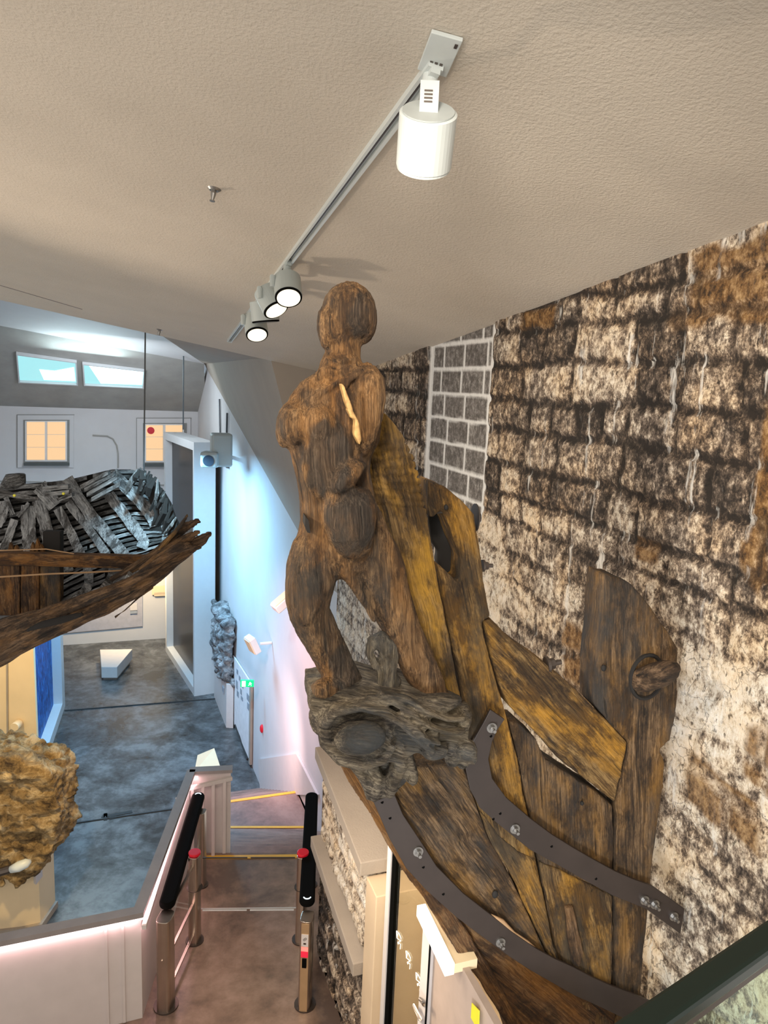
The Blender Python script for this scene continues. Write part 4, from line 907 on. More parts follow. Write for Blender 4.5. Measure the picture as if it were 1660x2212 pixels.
# cloak slab behind the legs with carved rows
CL = [(812, 875), (838, 900), (868, 936), (896, 990), (910, 1040), (918, 1078), (925, 1112), (932, 1160), (940, 1215), (953, 1290), (970, 1370), (988, 1460), (1003, 1545), (1010, 1590), (990, 1580), (975, 1540), (958, 1460), (925, 1395), (898, 1330), (868, 1250), (835, 1180), (800, 1080), (785, 985), (800, 900)]
s0 = kd(860, 1000)
def cdisp(g, w_):
    base = noise.noise(Vector((g.x * 2, g.y * 8, g.z * 8))) * .008
    z = w_.z; row = math.sin(z * 165 + noise.noise(w_ * 6) * 3.2)
    r_ = 0
    if KR[0][1] < z < KR[0][0] : r_ = max(0, row) ** 2 * -.017 * min(1, (KR[0][0] - z) / .05) * min(1, (z - KR[0][1]) / .05)
    elif KR[1][1] < z < KR[1][0]: r_ = max(0, math.sin(z * 150 + 1 + noise.noise(w_ * 9) * 3)) * -.005 * sm(K(925, 1300)[0], K(905, 1300)[0], w_.x + (z - K(925, 1300)[2]) * .25)
    return base + r_ + noise.noise(Vector((g.x * 5, g.y * 24, g.z * 24))) * .004
KR = ((K(860, 940)[2], K(880, 1110)[2]), (K(900, 1170)[2], K(940, 1420)[2]))
mb = MB(); mb.prism([K(x, y, .06) for x, y in outline(CL, 1.2)], -KN * .24)
roughen(mb, 'carved_cloak', W_CLOAK, fig, .010, cdisp, K(850, 900) - K(980, 1500), 3, label='ochre stained carved cloak with rows of notches')
# scroll base
mb = MB(); oS = .16
SB = [(672, 1500), (690, 1498), (740, 1490), (790, 1480), (830, 1492), (880, 1496), (930, 1508), (985, 1520), (1008, 1530), (1016, 1560), (1014, 1600), (1000, 1630), (950, 1640), (900, 1630), (870, 1650), (800, 1648), (745, 1642), (712, 1612), (688, 1572), (670, 1532)]
mb.prism([K(x, y, .24) for x, y in SB], -KN * .34)
mb.prism([K(x, y, .12) for x, y in ((720, 1610), (880, 1600), (900, 1650), (880, 1690), (858, 1712), (835, 1728), (808, 1730), (790, 1700), (765, 1670))], -KN * .2)
ep(mb, 779, 1594, 52, 34, 32, .325, -6); ep(mb, 779, 1592, 74, 54, 30, .235, -6); ep(mb, 715, 1545, 46, 50, 40, .18, 0); ep(mb, 700, 1514, 36, 20, 60, .12, 0); ep(mb, 900, 1530, 100, 26, 30, .23, -10); 
ring = lambda cx, cy, rx, ry, off, r_, a0=0, a1=360, n=30: mb.tube([K(cx + rx * math.cos(math.radians(q)), cy + ry * math.sin(math.radians(q)), off) for q in np.linspace(a0, a1, n)], r_ * kd(cx, cy), 8)
loft(mb, [(850, 1606, 12, 16, .27), (826, 1636, 15, 20, .29), (780, 1648, 15, 20, .29), (738, 1634, 16, 20, .28), (706, 1600, 16, 20, .26), (700, 1560, 16, 20, .26), (724, 1534, 13, 20, .28), (780, 1524, 11, 20, .29), (832, 1536, 11, 20, .30), (870, 1560, 11, 20, .30), (900, 1592, 10, 18, .30), (935, 1622, 9, 16, .29)])
loft(mb, [(790, 1506, 6, 12, .27), (850, 1514, 7, 16, .29), (892, 1538, 7, 16, .30), (928, 1568, 7, 16, .30), (962, 1580, 7, 14, .30), (1002, 1578, 6, 12, .28)])
loft(mb, [(820, 1496, 5, 10, .27), (880, 1508, 6, 14, .29), (925, 1536, 6, 14, .29), (965, 1552, 6, 14, .29), (1002, 1552, 6, 12, .28)])
loft(mb, [(862, 1538, 5, 12, .30), (898, 1568, 6, 14, .31), (925, 1596, 6, 14, .31), (950, 1604, 6, 14, .30)])
ep(mb, 940, 1622, 30, 20, 26, .25, -8); ep(mb, 925, 1590, 26, 18, 20, .26, 10)
ep(mb, 1000, 1548, 18, 32, 28, .22, 5); ep(mb, 1004, 1620, 28, 26, 26, .22, 20); ep(mb, 978, 1640, 18, 18, 20, .22); ep(mb, 1022, 1630, 9, 24, 16, .24, -6); ep(mb, 1000, 1652, 12, 10, 14, .22)
loft(mb, [(842, 1560, 14, 20, .2), (862, 1600, 20, 22, .2), (866, 1645, 20, 22, .18), (848, 1690, 16, 18, .17), (842, 1716, 12, 14, .17), (836, 1722, 7, 8, .17)])
loft(mb, [(878, 1610, 10, 16, .18), (886, 1650, 14, 18, .17), (890, 1680, 16, 18, .17), (896, 1694, 8, 10, .17)])
loft(mb, [(800, 1650, 14, 18, .14), (815, 1680, 16, 20, .14), (812, 1708, 18, 18, .14), (806, 1728, 12, 12, .14)])
loft(mb, [(770, 1655, 12, 16, .13), (790, 1690, 10, 16, .13), (800, 1722, 10, 14, .13)])
roughen(mb, 'scroll_bracket', W_SCROLL, fig, .0085, lambda g, w_: fig_disp(g, w_) * .8, K(700, 1500) - K(980, 1560), 2, label='weathered grey carved volute and acanthus base')
mb = MB(); mb.tube([K(779 + 62 * math.cos(q), 1594 + 41 * math.sin(q), .272) for q in [i * math.pi / 14 for i in range(29)]], .002, 6); mb.build('scroll_groove', W_BLACK, fig)
# small carved S-shaped sprout
mb = MB()
loft(mb, [(806, 1402, 10, 12, .14), (806, 1388, 16, 16, .14), (822, 1382, 22, 20, .14), (838, 1396, 24, 22, .14), (842, 1420, 20, 22, .13), (840, 1446, 18, 20, .13), (838, 1470, 22, 22, .13), (838, 1492, 26, 22, .13), (836, 1502, 20, 18, .13)])
loft(mb, [(802, 1392, 10, 12, .14), (798, 1410, 9, 12, .14), (806, 1426, 10, 12, .14), (818, 1430, 8, 10, .14)])
loft(mb, [(806, 1444, 7, 10, .15), (812, 1434, 8, 12, .15), (820, 1446, 8, 12, .15), (824, 1470, 9, 12, .15), (820, 1490, 12, 12, .15)])
ep(mb, 858, 1470, 9, 13, 12, .13, -10)
roughen(mb, 'carved_sprout', W_SCROLL, fig, .007, lambda g, w_: fig_disp(g, w_) * .6, (0, 0, 1), 2)

# ================================================================ GLASS BALUSTRADE of the upper floor
gb = thing('glass_balustrade', atz(1500, 2080, 5.12), 'glass balustrade with dark green handrail beside the stone wall', 'balustrade')
zt = 5.12
ra_, rb_ = atz(1290, 2226, zt), atz(1700, 1952, zt); rd = rb_ - ra_; rd[2] = 0; rd /= np.linalg.norm(rd); rn_ = A(rd[1], -rd[0], 0)
ra_ = ra_ - rd * .5; rb_ = rb_ + rd * .9
mb = MB(); P = []
m_ = plain('dark_green_rail_paint', (.004, .016, .012), .25)
mid = (ra_ + rb_) / 2 + rn_ * .017
mb.box(mid - Z * .014, (rb_ - ra_) / 2, rn_ * .017, Z * .012); mb.build('handrail', m_, gb, bevel=.006)
mb = MB(); mb.box(mid - Z * .030, (rb_ - ra_) / 2, rn_ * .010, Z * .012); mb.build('glass_channel', M_STEELD, gb)
mb = MB(); mb.box(mid - Z * .55, (rb_ - ra_) / 2, rn_ * .006, Z * .52); mb.build('glass_pane', M_GLASS, gb)
slab_floor('floor_gallery', [tuple((ra_ + rn_ * .0)[:2]), tuple(rb_[:2]), tuple((rb_ + rn_ * 3)[:2]), tuple((ra_ + rn_ * 3)[:2])], 4.05, M_CONC, .3)

# ================================================================ HULL (suspended wreck)
HY = 10.2
def hd(x, y):
    return atd(x, y, HY)
hull = thing('shipwreck_hull', atd(200, 1400, 9.6), 'bleached wooden wreck hull with open ribs hanging from steel cables', 'shipwreck')
top = [(-60, 1060), (0, 1052), (40, 1046), (100, 1042), (150, 1036), (200, 1024), (240, 1014), (290, 1014), (325, 1034), (352, 1062), (372, 1100), (385, 1140)]
bot = [(-60, 1400), (0, 1372), (60, 1352), (110, 1335), (150, 1310), (200, 1285), (240, 1268), (280, 1248), (315, 1230), (345, 1210), (370, 1185), (388, 1150)]
def lerp(pl, u):
    u = min(max(u, 0), 1) * (len(pl) - 1); i = min(int(u), len(pl) - 2); f = u - i
    return A(*pl[i]) * (1 - f) + A(*pl[i + 1]) * f
def HP(u, t, off=0.):
    p = lerp(top, u) * (1 - t) + lerp(bot, u) * t
    dep = 11.6 - 2.0 * t - 1.0 * math.sin(math.pi * t) * -.9 - off
    return atd(p[0] + 0, p[1], dep - .5 * u)
HG = np.array([[u, t, *(lerp(top, u) * (1 - t) + lerp(bot, u) * t)] for u in np.linspace(0, 1, 80) for t in np.linspace(0, 1, 50)])
# strakes
NT = 21
for k in range(NT):
    t0, t1 = (k + .06) / NT, (k + .72) / NT
    cuts = [0, 1] if k % 3 else [0, random.uniform(.4, .6), 1]
    for a_, b_ in zip(cuts[:-1], cuts[1:]):
        us = np.linspace(a_ + .004, b_ - .004 - random.uniform(0, .02), 22); V = []
        for u in us:
            jt = noise.noise(Vector((u * 14, k * 3.1, 0))) * .010
            for (t, o) in ((t0 + jt, 0), (t1 + jt, 0), (t1 + jt, -.07), (t0 + jt, -.07)): V.append(HP(u, t, o + noise.noise(Vector((u * 9, k, 2))) * .02))
        n = len(us); Fc = [(4 * i + j, 4 * i + (j + 1) % 4, 4 * i + 4 + (j + 1) % 4, 4 * i + 4 + j) for i in range(n - 1) for j in range(4)] + [(0, 3, 2, 1), (4 * n - 4, 4 * n - 3, 4 * n - 2, 4 * n - 1)]
        mb = MB(); mb.add(V, Fc); mb.build('strake', W_MIDG if k % 4 else W_PALE, hull, grain=HP(.8, .5) - HP(.3, .5))
# dark sheet added behind the strakes to paint shade into the gaps
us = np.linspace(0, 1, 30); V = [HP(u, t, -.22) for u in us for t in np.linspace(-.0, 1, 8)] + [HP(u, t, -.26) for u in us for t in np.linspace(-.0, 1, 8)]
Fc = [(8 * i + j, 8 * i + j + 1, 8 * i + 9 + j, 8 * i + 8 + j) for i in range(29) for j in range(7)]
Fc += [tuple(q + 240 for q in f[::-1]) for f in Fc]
mb = MB(); mb.add(V, Fc); mb.build('dark_gap_backing', W_BLACK, hull, fix=False)
# ribs (frames)
RB = [([(145, 1033), (158, 1056), (171, 1077), (196, 1112), (223, 1145), (247, 1172), (272, 1206), (290, 1240)], 13, .22),
      ([(243, 1021), (260, 1040), (278, 1057), (298, 1078), (318, 1101), (330, 1118), (336, 1136)], 13, .22),
      ([(235, 1068), (252, 1090), (270, 1113), (292, 1142), (312, 1168), (306, 1184)], 12, .2),
      ([(84, 1050), (104, 1072), (120, 1093)], 17, .26),
      ([(124, 1098), (142, 1130), (157, 1158), (170, 1190), (190, 1226), (194, 1260), (176, 1288), (160, 1300)], 10, .18),
      ([(147, 1084), (166, 1110), (187, 1136), (209, 1166), (230, 1196), (244, 1225), (240, 1250), (222, 1274)], 9, .2),
      ([(82, 1080), (92, 1112), (100, 1144), (106, 1170)], 14, .2),
      ([(62, 1092), (60, 1118), (62, 1150), (66, 1194)], 16, .18),
      ([(31, 1122), (22, 1150), (8, 1188), (-8, 1230)], 9, .2),
      ([(6, 1082), (8, 1096), (2, 1118), (-8, 1134)], 12, .24),
      ([(12, 1074), (22, 1096), (28, 1112)], 5, .3), ([(62, 1086), (50, 1102), (38, 1116)], 4, .3),
      ([(288, 1236), (270, 1262), (252, 1282)], 9, .2), ([(246, 1198), (252, 1222), (248, 1246)], 11, .26),
      ([(140, 1215), (146, 1236)], 14, .16),
      ([(300, 1012), (318, 1040), (350, 1085)], 5, .1), ([(352, 1122), (360, 1150), (356, 1180)], 8, .3)]
for i, (pl, hw, off) in enumerate(RB):
    n = 12; us = np.linspace(0, 1, n); V = []
    for u in us:
        p = lerp(pl, u); q = lerp(pl, min(1, u + .05)) - lerp(pl, max(0, u - .05)); q /= np.linalg.norm(q); nn = A(-q[1], q[0])
        G = HG[:, 2:] - p[None, :]; gi = int(np.argmin((G ** 2).sum(1))); uu, tt = HG[gi, 0], HG[gi, 1]; dep = 11.6 - 2.0 * tt + .9 * math.sin(math.pi * tt) - .5 * uu - off * .6 - .03
        j1 = 1 + noise.noise(Vector((u * 8, i, 0))) * .25; j2 = 1 + noise.noise(Vector((u * 8, i, 5))) * .25
        a, b = p + nn * hw * j1, p - nn * hw * j2
        V += [atd(a[0], a[1], dep), atd(b[0], b[1], dep), atd(b[0], b[1], dep + .14), atd(a[0], a[1], dep + .14)]
    Fc = [(4 * k + j, 4 * k + (j + 1) % 4, 4 * k + 4 + (j + 1) % 4, 4 * k + 4 + j) for k in range(n - 1) for j in range(4)] + [(0, 3, 2, 1), (4 * n - 4, 4 * n - 3, 4 * n - 2, 4 * n - 1)]
    mb = MB(); mb.add(V, Fc); mb.build('rib', W_PALE, hull, grain=atd(*pl[-1], 10) - atd(*pl[0], 10))
# pale slats at the top
for (a, b) in (((185, 1058), (248, 1024)), ((190, 1068), (256, 1030)), ((200, 1078), (262, 1044)), ((176, 1052), (236, 1020)), ((95, 1056), (150, 1050)), ((100, 1068), (152, 1062)), ((130, 1078), (158, 1068))):
    mb = MB(); p, q = atd(*a, 11.0), atd(*b, 10.9); mb.box((p + q) / 2, (q - p) / 2, A(0, .05, 0), Z * .032); mb.build('slat', W_PALE, hull, grain=q - p)
# jagged dark stem at the bow
for i in range(30):
    u = i / 29; a = lerp([(296, 1012), (320, 1022), (345, 1046), (362, 1078), (374, 1108), (384, 1136)], u)
    b = a + A(random.uniform(-26, -2), random.uniform(26, 60)); d0 = 10.9 - .5 * u + random.uniform(-.15, .1)
    a2 = a + A(random.uniform(-3, 4), random.uniform(-7, 3)); r0_ = random.uniform(.02, .045)
    mb = MB(); mb.tube([atd(a2[0], a2[1], d0), atd(*((a + b) / 2 + A(random.uniform(-4, 4), 0)), d0 - .05), atd(b[0], b[1], d0)], [r0_ * .5, r0_ * 1.3, r0_], 5)
    mb.build('stem_splinter', W_MIDG if i % 5 == 0 else W_BLACK, hull, grain=(0, .2, 1))
mb = MB(); mb.prism([atd(x, y, 10.95) for x, y in ((322, 1040), (345, 1062), (362, 1090), (372, 1120), (388, 1150), (376, 1176), (340, 1205), (322, 1150), (334, 1110), (318, 1070))], A(0, .2, 0)); mb.build('bow_backing', W_BLACK, hull)
# great wale
def spline(name, pts, mat, jag=.03, vox=.03, sm_=1):
    """pts: px, py, half height px, depth"""
    mb = MB(); n = 40; path = []; r1 = []; r2 = []
    P4 = [tuple(p) for p in pts]
    for u in np.linspace(0, 1, n):
        k = u * (len(P4) - 1); i = min(int(k), len(P4) - 2); f = k - i
        q = A(*P4[i]) * (1 - f) + A(*P4[i + 1]) * f
        path.append(atd(q[0], q[1], q[3])); r1.append(q[2] * q[3] / 1580); r2.append(q[2] * q[3] / 1580 * .7)
    mb.tube(path, r1, 14, r2, (0, -1, 0.2))
    return roughen(mb, name, mat, hull, vox, lambda g, w_: noise.noise(Vector((g.x * .8, g.y * 6, g.z * 6))) * jag + noise.noise(Vector((g.x * 2.5, g.y * 18, g.z * 18))) * jag * .5, path[-1] - path[0], sm_)
spline('wale', [(-60, 1420, 48, 9.4), (0, 1388, 48, 9.35), (60, 1362, 42, 9.3), (120, 1338, 34, 9.25), (180, 1318, 30, 9.2), (240, 1292, 26, 9.2), (300, 1262, 24, 9.2), (350, 1228, 22, 9.2), (400, 1192, 18, 9.2), (440, 1164, 9, 9.2), (456, 1150, 3, 9.2)], W_WALE, .05)
spline('wale_strake', [(60, 1338, 10, 9.05), (140, 1312, 14, 9.02), (210, 1286, 16, 9.0), (280, 1258, 16, 9.0), (340, 1218, 14, 9.0), (390, 1184, 10, 9.0), (438, 1184, 4, 9.0)], W_WALE, .05)
spline('wale_strake', [(240, 1252, 10, 9.3), (300, 1222, 12, 9.3), (350, 1186, 12, 9.3), (396, 1142, 9, 9.3), (430, 1124, 5, 9.3)], W_WALE, .05)
spline('wale_strake', [(300, 1232, 8, 9.1), (350, 1196, 9, 9.1), (400, 1165, 8, 9.1), (432, 1146, 4, 9.1)], W_WALE, .05)
spline('wale_splinter', [(330, 1265, 8, 9.15), (300, 1290, 6, 9.15), (270, 1318, 6, 9.15), (246, 1336, 3, 9.15)], W_WALE, .04, .02)
spline('wale_splinter', [(345, 1190, 7, 9.2), (380, 1150, 6, 9.2), (405, 1112, 2, 9.2)], W_BROWN, .04, .02)
spline('cavity', [(58, 1362, 4, 8.95), (90, 1350, 9, 8.92), (130, 1340, 9, 8.9), (180, 1326, 5, 8.9)], W_BLACK, .02, .02)
# cross beam and uprights
def hbox(name, a, b, hh, dep, mat, th=.08):
    mb = MB(); p, q = atd(*a, dep), atd(*b, dep); mb.box((p + q) / 2, (q - p) / 2, A(0, th, 0), Z * hh); return mb.build(name, mat, hull, grain=q - p, bevel=.01)
hbox('cross_beam', (-60, 1203), (326, 1214), .085, 9.6, W_RED)
for x0, x1, y0, y1, m in ((-6, 42, 1222, 1330, W_RED), (45, 84, 1222, 1330, W_RED), (86, 130, 1222, 1330, W_BROWN), (92, 130, 1148, 1196, W_BLACK)):
    dep = 9.8; mb = MB(); mb.prism([atd(x0, y0, dep), atd(x1, y0, dep), atd(x1, y1, dep), atd(x0, y1, dep)], A(0, .12, 0)); mb.build('upright_board', m, hull, grain=(0, 0, 1), bevel=.01)
for (x, y, h) in ((22, 1194, 22), (34, 1194, 16), (70, 1194, 22), (80, 1194, 30), (88, 1194, 18)):
    mb = MB(); mb.prism([atd(x - 7, y, 9.75), atd(x + 7, y, 9.75), atd(x + 4, y - h * .6, 9.75), atd(x - 1, y - h, 9.75), atd(x - 4, y - h * .5, 9.75)], A(0, .05, 0)); mb.build('broken_stub', W_RED, hull, grain=(0, 0, 1))
mb = MB(); mb.tube([atd(-30, 1190, 9.5), atd(100, 1186, 9.45), atd(160, 1196, 9.5)], .008, 6); mb.build('rope', M_ROPE, hull)
mb = MB(); mb.tube([atd(-30, 1248, 9.5), atd(100, 1240, 9.45), atd(200, 1236, 9.5), atd(300, 1230, 9.6)], .012, 6); mb.build('rope', M_ROPE, hull)
mb = MB(); mb.tube([atd(-20, 1060, 10), atd(0, 1062, 10), atd(40, 1072, 10), (atd(84, 1078, 10))], [.05, .04, .04, .02], 8); mb.build('broken_rail', W_PALE, hull, grain=(1, 0, 0))
mb = MB(); mb.tube([atd(0, 1056, 11), atd(24, 1040, 11), atd(46, 1034, 11), atd(53, 1024, 11)], [.03, .13, .10, .02], 10); mb.build('curled_plank', W_MIDG, hull, grain=(1, 0, .3), smooth=True)
mb = MB()
for (x, y) in ((32, 1070), (138, 1066), (368, 1166), (384, 1187)): p = atd(x, y, 9.3 if x > 300 else 9.8); mb.cyl(p, p - A(0, .02, 0), .018, n=12)
mb.build('marker_tag', M_DOT, hull, label='small round yellow marker tags')
for k, (x0, y0, x1, y1, d0) in enumerate(((315, 719, 311, 1016, 10.6), (397, 738, 396, 925, 0))):
    a = onc(x0, y0)
    if k == 0: b = atd(x1, y1, 10.9); a2 = A(b[0], b[1], 0); a2 = atd(x0, y0, 10.9)
    else: b = atd(396, 928, 24.0); a2 = atd(x0, y0, 24.0)
    mb = MB(); mb.tube([a2 + Z * .3, b], .011 if k == 0 else .022, 6)
    mb.build('suspension_cable', M_CABLE, label=['thin steel cable holding up the wreck hull', 'thin steel cable above the tall framed display screen'][k], cat='cable')

# ================================================================ HALL FURNISHINGS
# tall framed display screen
cA, cB = atz(428, 1503, -4.2), atz(365, 1406, -4.2); cdv = (cB - cA); cL = np.linalg.norm(cdv); cdv /= cL; cnn = A(-cdv[1], cdv[0], 0)
if cnn.dot(A(-1, -.2, 0)) < 0: cnn = -cnn
ctop = onpl(432, 957, cA, cnn)[2] + 0.
scn = thing('display_screen', cA, 'tall dark display screen in a deep white frame', 'display screen')
th = .9
cr = atz(472, 1508, -4.2); th = max(.3, (cr - cA).dot(-cnn))
def cbox(name, u0, u1, z0, z1, d0, d1, mat):
    mb = MB(); mb.prism([cA + cdv * u0 + cnn * d0 + Z * (z0 + 4.2), cA + cdv * u1 + cnn * d0 + Z * (z0 + 4.2), cA + cdv * u1 + cnn * d0 + Z * (z1 + 4.2), cA + cdv * u0 + cnn * d0 + Z * (z1 + 4.2)], cnn * (d1 - d0)); return mb.build(name, mat, scn)
zt_ = ctop
cbox('outer_frame', 0, .14, -4.2, zt_, -th, .12, M_FRAME); cbox('outer_frame', cL - .22, cL, -4.2, zt_, -th, .12, M_FRAME)
cbox('outer_frame', .14, cL - .22, -4.2, -3.95, -th, .12, M_FRAME); cbox('outer_frame', .14, cL - .22, zt_ - .25, zt_, -th, .12, M_FRAME)
M_SCR = plain('dark_gloss_screen', (.02, .013, .010), .25, var=.2, scale=1.); M_SCR.node_tree.nodes['Principled BSDF'].inputs['Specular IOR Level'].default_value = .18
cbox('screen_surface', .14, cL - .22, -3.95, zt_ - .25, -th + .05, -.12, M_SCR)
# blue panel with white frame
bA_, bB_ = atz(97, 1658, -4.2), atz(141, 1525, -4.2); bdv = (bB_ - bA_) / np.linalg.norm(bB_ - bA_); bnn = A(-bdv[1], bdv[0], 0)
if bnn.dot(A(-1, 0, 0)) < 0: bnn = -bnn
bp_ = thing('blue_panel', bA_, 'tall blue textured wall panel in a white frame', 'wall panel')
b0 = bA_ - bdv * 1.02; bl = np.linalg.norm(bB_ - b0)
def bbox_(name, u0, u1, z0, z1, d0, d1, mat):
    mb = MB(); mb.prism([b0 + bdv * u0 + bnn * d0 + Z * (z0 + 4.2), b0 + bdv * u1 + bnn * d0 + Z * (z0 + 4.2), b0 + bdv * u1 + bnn * d0 + Z * (z1 + 4.2), b0 + bdv * u0 + bnn * d0 + Z * (z1 + 4.2)], bnn * (d1 - d0)); return mb.build(name, mat, bp_)
bbox_('textured_panel', 0, bl - .35, -3.9, .4, .25, .35, M_BLUE)
bbox_('panel_frame', bl - .5, bl, -4.2, .5, 0, .4, M_FRAME); bbox_('panel_frame', 0, bl - .5, -4.2, -3.9, 0, .4, M_FRAME)
# cream wall on the left
ya, yb = atd(-260, 1500, 16.3), atd(76, 1500, 16.3)
wallquad('wall_cream', A(ya[0], 16.3, 0), A(yb[0], 16.3, 0), -4.2, .6, A(0, 1, 0), M_YWALL, .08, kind='structure')
mb = MB(); a, b = atd(15, 1430, 16.28), atd(17, 1660, 16.28); mb.box((a + b) / 2, A(.02, 0, 0), A(0, .01, 0), (a - b) / 2); mb.build('trim_7', M_CONC, kind='structure')
p = atd(41, 1562, 16.28); t = thing('cylinder_fixture', p, 'short cream cylinder fixture on the cream wall', 'wall fixture')
mb = MB(); mb.cyl(p, p - A(0, .22, 0), .10, n=24); mb.build('fixture_body', M_YWALL, t, bevel=.01)
# pale plinth panel and wall text on the far wall, lit floor niche
mb = MB(); mb.prism([onfar(x, y, .02) for x, y in ((60, 1200), (308, 1196), (308, 1352), (60, 1374))], -D * .05)
mb.build('wall_far_panel', plain('grey_display_paint', (.42, .41, .46), .6), kind='structure')
for k, (x, y, hw, hh) in enumerate(((289, 1311, 7, 7), (289, 1322, 7, 3), (345, 1275, 16, 9), (348, 1283, 14, 4))):
    a = onfar(x, y, .1); mb = MB(); mb.box(a, N * hw * .018, D * .03, Z * hh * .018); mb.build('wall_plaque', (M_PANEL, M_PRINT, M_YWALL, M_BEIGE)[k], label=['white square plaque on the far grey panel', 'grey line of text under the plaque on far panel', 'cream shelf on the far lit wall beside the screen', 'shadowed lower shelf on the far lit wall'][k], cat='plaque')
# windows in the far wall
for k, (x0, y0, x1, y1) in enumerate(((38, 897, 159, 1010), (296, 904, 412, 1012))):
    t = thing('window_%d' % (k + 3), onfar(x0, y1), None, None); t['kind'] = 'structure'
    def wb_(name, a0, b0_, a1, b1_, o, th_, mat):
        mb = MB(); mb.prism([onfar(a0, b0_, o), onfar(a1, b0_, o), onfar(a1, b1_, o), onfar(a0, b1_, o)], D * th_); return mb.build(name, mat, t)
    wb_('window_surround', x0, y0, x1, y1, .06, .10, M_WHITE)
    mb = MB()
    for a0, b0_, a1, b1_ in ((x0 - 1.5, y0 - 1.5, x1 + 1.5, y0), (x0 - 1.5, y0, x0, y1)): mb.prism([onfar(a0, b0_, .05), onfar(a1, b0_, .05), onfar(a1, b1_, .05), onfar(a0, b1_, .05)], D * .04)
    mb.build('surround_groove', M_SASH, t)
    fx0, fx1, fy0, fy1 = x0 + 13, x1 - 9, y0 + 10, y1 - 4
    wb_('window_frame', fx0, fy0, fx1, fy1, .10, .06, M_SASH)
    wb_('window_sash', fx0 + 3, fy0 + 2, fx1 - 5, fy1 - 9, .14, .05, M_FRAME)
    mx_ = (fx0 + fx1) / 2 - 1
    for c0, c1_ in ((fx0 + 7, mx_ - 3), (mx_ + 3, fx1 - 9)):
        for r in range(3):
            h_ = (fy1 - 12 - fy0 - 4) / 3.; yy = fy0 + 4 + r * h_
            wb_('window_pane', c0, yy + .7, c1_, yy + h_ - .7, .17, .03, M_WIN)
    wb_('window_sill', fx0, fy1 - 6, fx1, fy1, .22, .08, plain('dark_sill_paint', (.07, .08, .08), .5))
    if k == 1:
        mb = MB(); c = onfar(326, 930, .25); mb.tube([c, c - D * .02], [.13, .13], 24); mb.build('window_sign', M_RED, t, label='red round sign in the window')
# blind arch moulding on the far wall
arc = [(200, 940), (232, 942), (244, 948), (252, 962), (255, 980), (255, 1010)]
mb = MB(); mb.tube([onfar(x, y, .03) for x, y in arc], .03, 6); mb.build('trim_8', M_ROOF, kind='structure')
mb = MB(); mb.box((onfar(-100, 1037, .02) + onfar(365, 1048, .02)) / 2, (onfar(365, 1048, .02) - onfar(-100, 1037, .02)) / 2, D * .03, Z * .02); mb.build('trim_9', M_ROOF, kind='structure')

# bench
bz = -3.7; P = [atz(216, 1403, bz), atz(286, 1402, bz), atz(253, 1441, bz), atz(219, 1441, bz)]
bt = thing('bench', A(*((P[0] + P[2]) / 2)[:2], -4.2), 'white wedge-shaped bench on the hall floor', 'bench')
mb = MB(); mb.prism(P, (0, 0, -.38)); mb.build('seat_block', M_PANEL, bt, bevel=.01)
cc = sum(P) / 4; mb = MB(); mb.prism([cc + (p - cc) * .85 - Z * .38 for p in P], (0, 0, -.12)); mb.build('recessed_plinth', M_ROOF, bt)
# lectern behind the parapet
L = [atd(463, 1616, 17.2), atd(427, 1631, 16.8), atd(420, 1668, 16.3), atd(480, 1668, 16.3)]
lt = thing('info_lectern', A(L[0][0] - .1, 16.6, -4.2), 'cream slanted information lectern behind the parapet end', 'lectern')
mb = MB(); mb.prism(L, (0, .04, -.06)); mb.build('sloping_top', M_YWALL, lt)
mb = MB(); c = sum(L) / 4; mb.box(A(c[0], c[1], (c[2] - .12 - 4.2) / 2), A(.16, 0, 0), A(0, .06, 0), Z * (c[2] - .12 + 4.2) / 2); mb.build('stand', M_YWALL, lt)

# rock exhibits
def rock(poly, Y, th, mat, par, vox, amp, name='rock_body', tilt=0, **k):
    mb = MB(); mb.prism([atd(x, y, Y) for x, y in outline(poly, 2.5, 16)], A(0, th, 0))
    def dsp(g, w_):
        q = Vector((w_.x, w_.y, w_.z * 1.5))
        d_ = noise.noise(q * 1.3) * amp * 1.2 + (abs(noise.noise(q * 3.2)) - .2) * amp * 1.5 + (abs(noise.noise(q * 7.5)) - .2) * amp * .8
        st_ = math.floor(w_.z * 9 + noise.noise(q * 2) * 3) % 2
        return d_ + st_ * amp * .25
    return roughen(mb, name, mat, par, vox, dsp, None, 1, **k)
rk = thing('fossil_rock', atd(40, 1900, 12), 'large sandy fossil rock mounted on the cream pillar', 'rock')
rock([(-120, 1630), (0, 1636), (30, 1640), (62, 1652), (84, 1662), (104, 1672), (112, 1690), (122, 1712), (122, 1760), (118, 1820), (112, 1842), (90, 1866), (66, 1892), (50, 1908), (10, 1900), (0, 1920), (-120, 1930)], 11.4, .9, M_ROCKY, rk, .04, .11)
mb = MB()
mb.tube([atd(-40, 1905, 11), atd(0, 1884, 11), atd(34, 1874, 11)], .07, 10); mb.build('mount_arm', M_STEELD, rk)
mb = MB(); mb.tube([atd(24, 1878, 10.9), atd(40, 1872, 10.9), atd(58, 1864, 10.95), atd(66, 1860, 11)], [.06, .085, .075, .03], 12); mb.build('plastic_wrap', M_LAMP, rk, smooth=True, label='white wrapped end of the mount')
